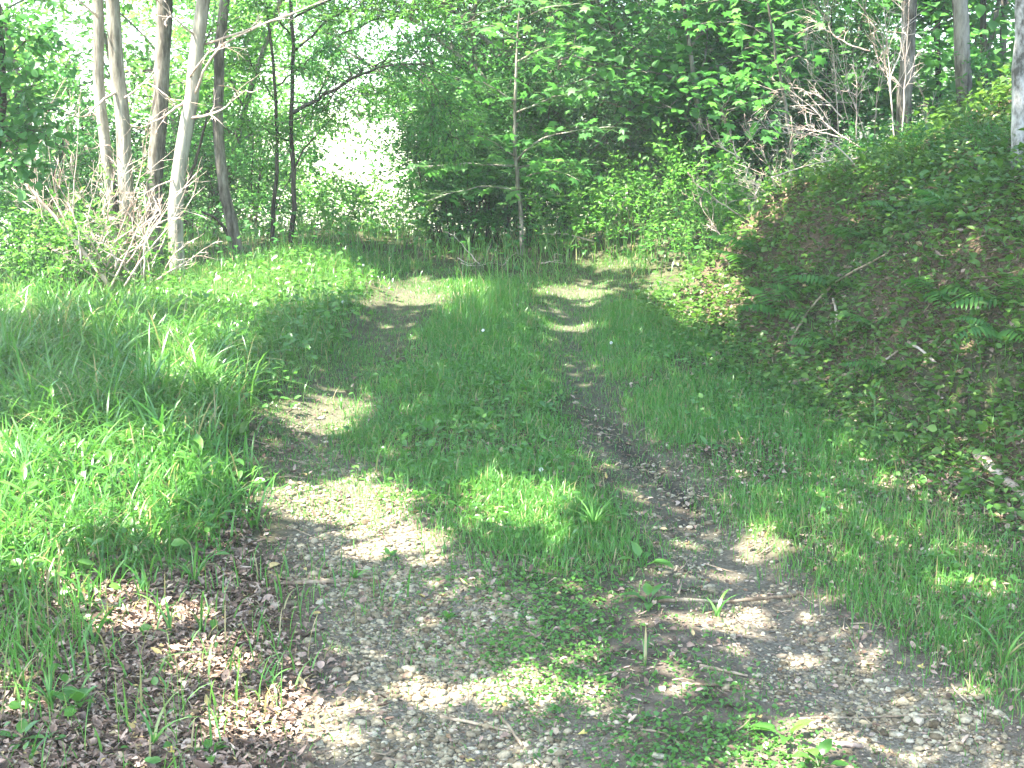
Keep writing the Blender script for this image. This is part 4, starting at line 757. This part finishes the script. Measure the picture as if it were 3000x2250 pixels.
for k, lab, px, s in [(2, 'sunlit dock plant with two upright leaves at the bottom right', (2310, 2170), 1.0), (0, 'broad-leaved weed at the bottom edge right of centre', (2400, 2245), 1.0), (2, 'weed with tall leaves at the near end of the grassy strip', (1880, 1660), 1.1), (1, 'weed with a pale grey-green flat leaf beside the right rut', (1900, 1770), 1.0), (3, 'small leafy weed alone in the left gravel', (1310, 1820), .5), (1, 'pale lit weed at the edge of the lit left rut', (1205, 1400), .9), (0, 'small three-leaved weed in the dead leaves bottom left', (610, 2215), .7), (3, 'dark leafy weed in the left dead leaves', (230, 2080), 1.1), (1, 'leafy weed at the bottom left corner', (60, 2180), .9), (0, 'broad-leaved weed at the inner edge of the tall grass', (760, 1160), 1.4), (2, 'dusty large-leaved weed below the tall grass', (660, 1440), 1.3), (3, 'low dark weed beside the left rut above the litter', (700, 1290), 1.1), (0, 'dark-leaved weed in the middle of the strip, largest there', (1420, 1240), 1.5), (1, 'green weed in the gravel right of the yellow stick', (1140, 1640), .6), (0, 'pale weed among grass at far right', (2790, 1760), .8)]:
    rosette(k, lab, at(*px), s)
# leafy upright plants at left
def upright(label, px, hgt, n, L, seed):
    p = at(*px); t = thing('leafy_plant', label, 'weed', p); r = np.random.default_rng(seed); top = np.array([r.normal(0, .04), r.normal(0, .04), hgt]); b = Buf(); V, f = tube(np.array([[0, 0, -.02], top*.5+[.01, 0, 0], top]), [.005, .004, .002], 5); b.add(V, f); b.part('stem', M['stem'], t)
    for k in range(n):
        f_ = .3+.7*k/(n-1); a = k*2.4; e = .2+.8*f_; d = np.array([[math.cos(a)*math.cos(e), math.sin(a)*math.cos(e), math.sin(e)]]); nr = np.array([[-math.cos(a)*math.sin(e), -math.sin(a)*math.sin(e), math.cos(e)]]); l = r.uniform(*L); b = Buf(); V, f = leaf_full((top*f_)[None], d, nr, l, l*.3, .15, r.uniform(.2, .6)); b.add(V, f, r.random()); b.part('leaf', M['weed'], t)
for n_, (lab, px, h, n, L) in enumerate([('upright long-leaved plant at the front of the tall grass, leaves catching sun', (600, 1480), .28, 8, (.12, .18)), ('upright long-leaved plant at the left edge in sunlit grass', (80, 1560), .3, 9, (.10, .16)), ('long-leaved plant in the middle of the sunlit grass', (330, 1500), .26, 8, (.10, .15)), ('long-leaved plant beside the tall grass', (500, 1400), .25, 8, (.09, .14)), ('leafy plant at the upper left among tall grass', (180, 1300), .3, 9, (.09, .14)), ('leafy upright plant at the edge of the berm', (830, 1050), .25, 10, (.05, .09)), ('leafy upright weed near the toe of the bank, sunlit', (1940, 900), .25, 10, (.06, .09)), ('leafy sprig on the middle of the right verge', (2560, 1330), .35, 9, (.05, .08)), ('leafy stem on the lower bank', (2780, 1150), .3, 9, (.06, .09)), ('broad bright leaves on a stem high on the bank', (2880, 1080), .25, 8, (.07, .10))]): upright(lab, px, h, n, L, 300+n_)
# single grass plants standing in the dead leaves
def grass_plant(label, px, hgt, n, seed, wd=.009):
    hgt *= 1.3; wd *= 1.25; p = at(*px); t = thing('grass_plant', label, 'grass plant', p); r = np.random.default_rng(seed)
    for k in range(n):
        b = Buf(); V, f = blades(np.array([[0, 0, -.01]]), hgt*r.uniform(.6, 1.1), wd*r.uniform(.8, 1.3), np.array([r.random()*6.28]), r.uniform(.45, 1.05), 6); b.add(V, f, r.random()); b.part('blade', M['grass'], t)
for n_, (lab, px, h, n) in enumerate([('tall thin grass plant in the lit dead leaves', (590, 1850), .24, 4), ('grass plant with drooping blade left of the lit leaves', (500, 1860), .2, 3), ('bright arching grass tuft low in the dead leaves', (450, 2190), .2, 5), ('grass plant with stiff blades at left', (280, 1900), .28, 4), ('tall grass plant left of the stiff-bladed one', (160, 1880), .3, 5), ('single tall thin blade in the middle of the leaves', (425, 2000), .22, 2), ('small grass plant at the edge of the gravel', (790, 2020), .14, 3), ('lush grass tuft at the corner of the left verge', (570, 1720), .24, 16), ('grass plant drooping over the brown leaves', (420, 1740), .2, 4), ('fine dark grass tuft at the left edge', (150, 2080), .2, 18), ('grass plant at the bottom left corner', (90, 2240), .18, 5), ('small grass tuft beside the yellowish stick', (1040, 1700), .1, 8), ('dense green tuft at the near right of the strip', (1740, 1560), .22, 30), ('pale bright tuft on the lit edge of the right rut', (2320, 1580), .12, 7), ('bright tuft in the near right rut', (2100, 1810), .14, 6), ('tall grass plant at the right edge', (2940, 1960), .25, 6), ('bright grass plant right of the near rut', (2880, 1870), .2, 7), ('arching grass at the bottom middle right', (1890, 1950), .16, 3), ('lit yellow-green tuft in the left gravel', (1160, 1460), .1, 6), ('tuft at the lit margin of the left rut', (1000, 1200), .12, 12)]): grass_plant(lab, px, h, n, 500+n_, .009 if n < 10 else .006)

# arching clumps of long broad blades in the tall grass
def grass_clump(label, px, hgt, n, seed):
    p = at(*px); b = Buf(); r_ = np.random.default_rng(seed); q = np.column_stack([r_.normal(0, .05, (n, 2)), np.full(n, -.02)])
    V, f = blades(q, r_.uniform(.55, 1.1, n)*hgt*1.2, r_.uniform(.008, .019, n), r_.random(n)*6.28, np.clip(r_.normal(.75, .25, n), .2, 1.2), 7); b.add(V, f, rep(r_.random(n)*.85, 15))
    tag(link('grass_clump', b.mesh('grass_clump', M['grass_tall']), None, p), label, 'grass clump')
for n_, (lab, px, h) in enumerate([('arching long-bladed grass clump at the far left edge', (20, 1120), .6), ('arching grass clump below the dead brush, second from the left edge', (170, 1000), .55), ('tall arching grass clump in the middle of the tall grass', (330, 1120), .65), ('arching grass clump nearest the left rut', (600, 1180), .55), ('grass clump arching over the shaded middle of the verge', (450, 1230), .6), ('grass clump at the upper edge of the tall grass', (420, 980), .5), ('sunlit clump of broad blades low on the left edge', (60, 1440), .5), ('sunlit broad-bladed clump beside the long-leaved plants', (230, 1420), .45), ('low arching clump at the front of the tall grass', (480, 1340), .45), ('arching clump low at the left edge, above the sunlit clumps', (110, 1260), .6), ('small clump where the tall grass meets the berm', (640, 1060), .42), ('pale clump of broad blades at the left edge nearest the dead leaves', (30, 1640), .4), ('clump of broad blades right of the pale one near the dead leaves', (200, 1590), .36)]): grass_clump(lab, px, h, 42, 700+n_)
# ferns on the bank
def frond_mesh(seed):
    r = np.random.default_rng(seed); b = Buf(); n = 15; t = np.linspace(0, 1, n); c = np.stack([t*.9, np.zeros(n), .55*t-.55*t**2.2], 1); V, f = tube(c, np.linspace(.008, .003, n), 3, 0, False); b.add(V, f, .3)
    for k in range(2, n):
        w_ = .30*math.sin(math.pi*min(1, (t[k]*.92+.1)))**.8
        for s in (-1, 1):
            d = np.array([[.45, s, -.15+r.normal(0, .08)]]); V, f = leaf_full(c[k][None], d, np.array([[0, 0, 1.]]), w_, .055, .05, .25); b.add(V, f, r.random())
    return b.mesh('frond', M['fern'])
FR = [frond_mesh(s) for s in range(3)]
def fern(label, px, n, size):
    p = at(*px); t = thing('fern', label, 'fern', p)
    for k in range(n): link('frond', FR[k % 3], t, (0, 0, 0), (rng.normal(0, .15), rng.normal(-.15, .2), k*6.28/n+rng.normal(0, .3)), float(size*1.45*rng.uniform(.75, 1.15)))
for lab, px, n, s in [('bright sunlit fern on the crest of the bank', (2220, 745), 7, .32), ('fern below the bank crest beside the sunlit one', (2190, 790), 5, .28), ('shaded fern left on the bank face above the slanting stick', (2330, 860), 6, .28), ('fern low on the left of the bank face', (2290, 920), 6, .25), ('fern at the top of the slanting stick', (2460, 830), 6, .28), ('small fern in the middle of the bank', (2560, 950), 5, .22), ('pale fern far right on the bank', (2930, 980), 6, .26), ('fern low in the middle of the bank near the toe', (2440, 1010), 6, .24), ('fern high on the bank below the grey-brown trunk', (2620, 620), 6, .26), ('fern right of the middle of the bank', (2740, 860), 6, .26), ('fern at the right edge of the bank', (2960, 860), 6, .28), ('fern between the bank trunks', (2800, 640), 6, .26), ('small fern at the toe of the bank', (2600, 1100), 5, .2), ('fern in the upper middle of the bank face', (2520, 700), 6, .24)]: fern(lab, px, n, s)

# dandelion clocks, white clover heads, yellow leaves
def clock(label, px, hgt, r=.013):
    p = at(*px); t = thing('dandelion', label, 'flower', p); b = Buf(); V, f = tube(np.array([[0, 0, -.01], [.004, 0, hgt*.5], [0, 0, hgt]]), .002, 5); b.add(V, f); b.part('stem', M['stem'], t); b = Buf()
    d = rdir(90); V, f = leaf_quads(np.array([0, 0, hgt])+d*r*.15, d, rdir(90), r*.9, r*.22); b.add(V, f, rep(rng.random(90), 4)); V, f = stones(np.array([[0, 0, hgt]]), np.array([r*.75])); b.add(V, f); b.part('seed_head', M['white'], t)
for lab, px, h in [('round dandelion seed head beside the far right rut', (1790, 1055), .12), ('pale dandelion head on a stem right of the far lit track', (1935, 875), .13), ('dandelion seed head in the grass left of the far bend', (1065, 810), .1), ('small white flower head at the edge of the left rut end', (1005, 915), .08), ('white flower head in the strip grass', (1415, 1000), .08), ('small white flower head at the near strip', (1585, 1410), .06), ('pinkish-white flower head in the grass below the left trunks', (115, 860), .16)]: clock(lab, px, h)
for lab, px, s in [('yellow fallen leaf in the dead leaves at bottom left', (645, 2053), .035), ('pale yellow fallen leaf at the bottom left', (500, 2205), .04), ('yellow fallen leaf by the left gravel edge', (690, 1700), .03), ('yellow fallen leaf in the middle gravel', (1403, 1945), .02), ('yellow fallen leaf near the bottom of the gravel', (1475, 2075), .025), ('pale yellow leaf right of the near gravel', (1710, 2160), .035), ('yellow leaf on the right-hand rut', (2700, 1965), .03), ('second yellow leaf on the right-hand rut, further left', (2635, 1955), .03), ('yellow leaf below the grass of the right rut', (2520, 1850), .025), ('round tan leaf at the bottom edge of the gravel', (1375, 2242), .04), ('yellow leaves among the weeds of the strip', (1470, 1485), .04)]:
    p = at(*px); V, f = lv[1]; o = link('fallen_leaf', mesh('yellow_leaf', V, f, M['yellow'], np.full(len(V), .3)), None, p+[0, 0, .015], (rng.normal(0, .2), rng.normal(0, .2), rng.random()*6.28), s); tag(o, lab, 'leaf')
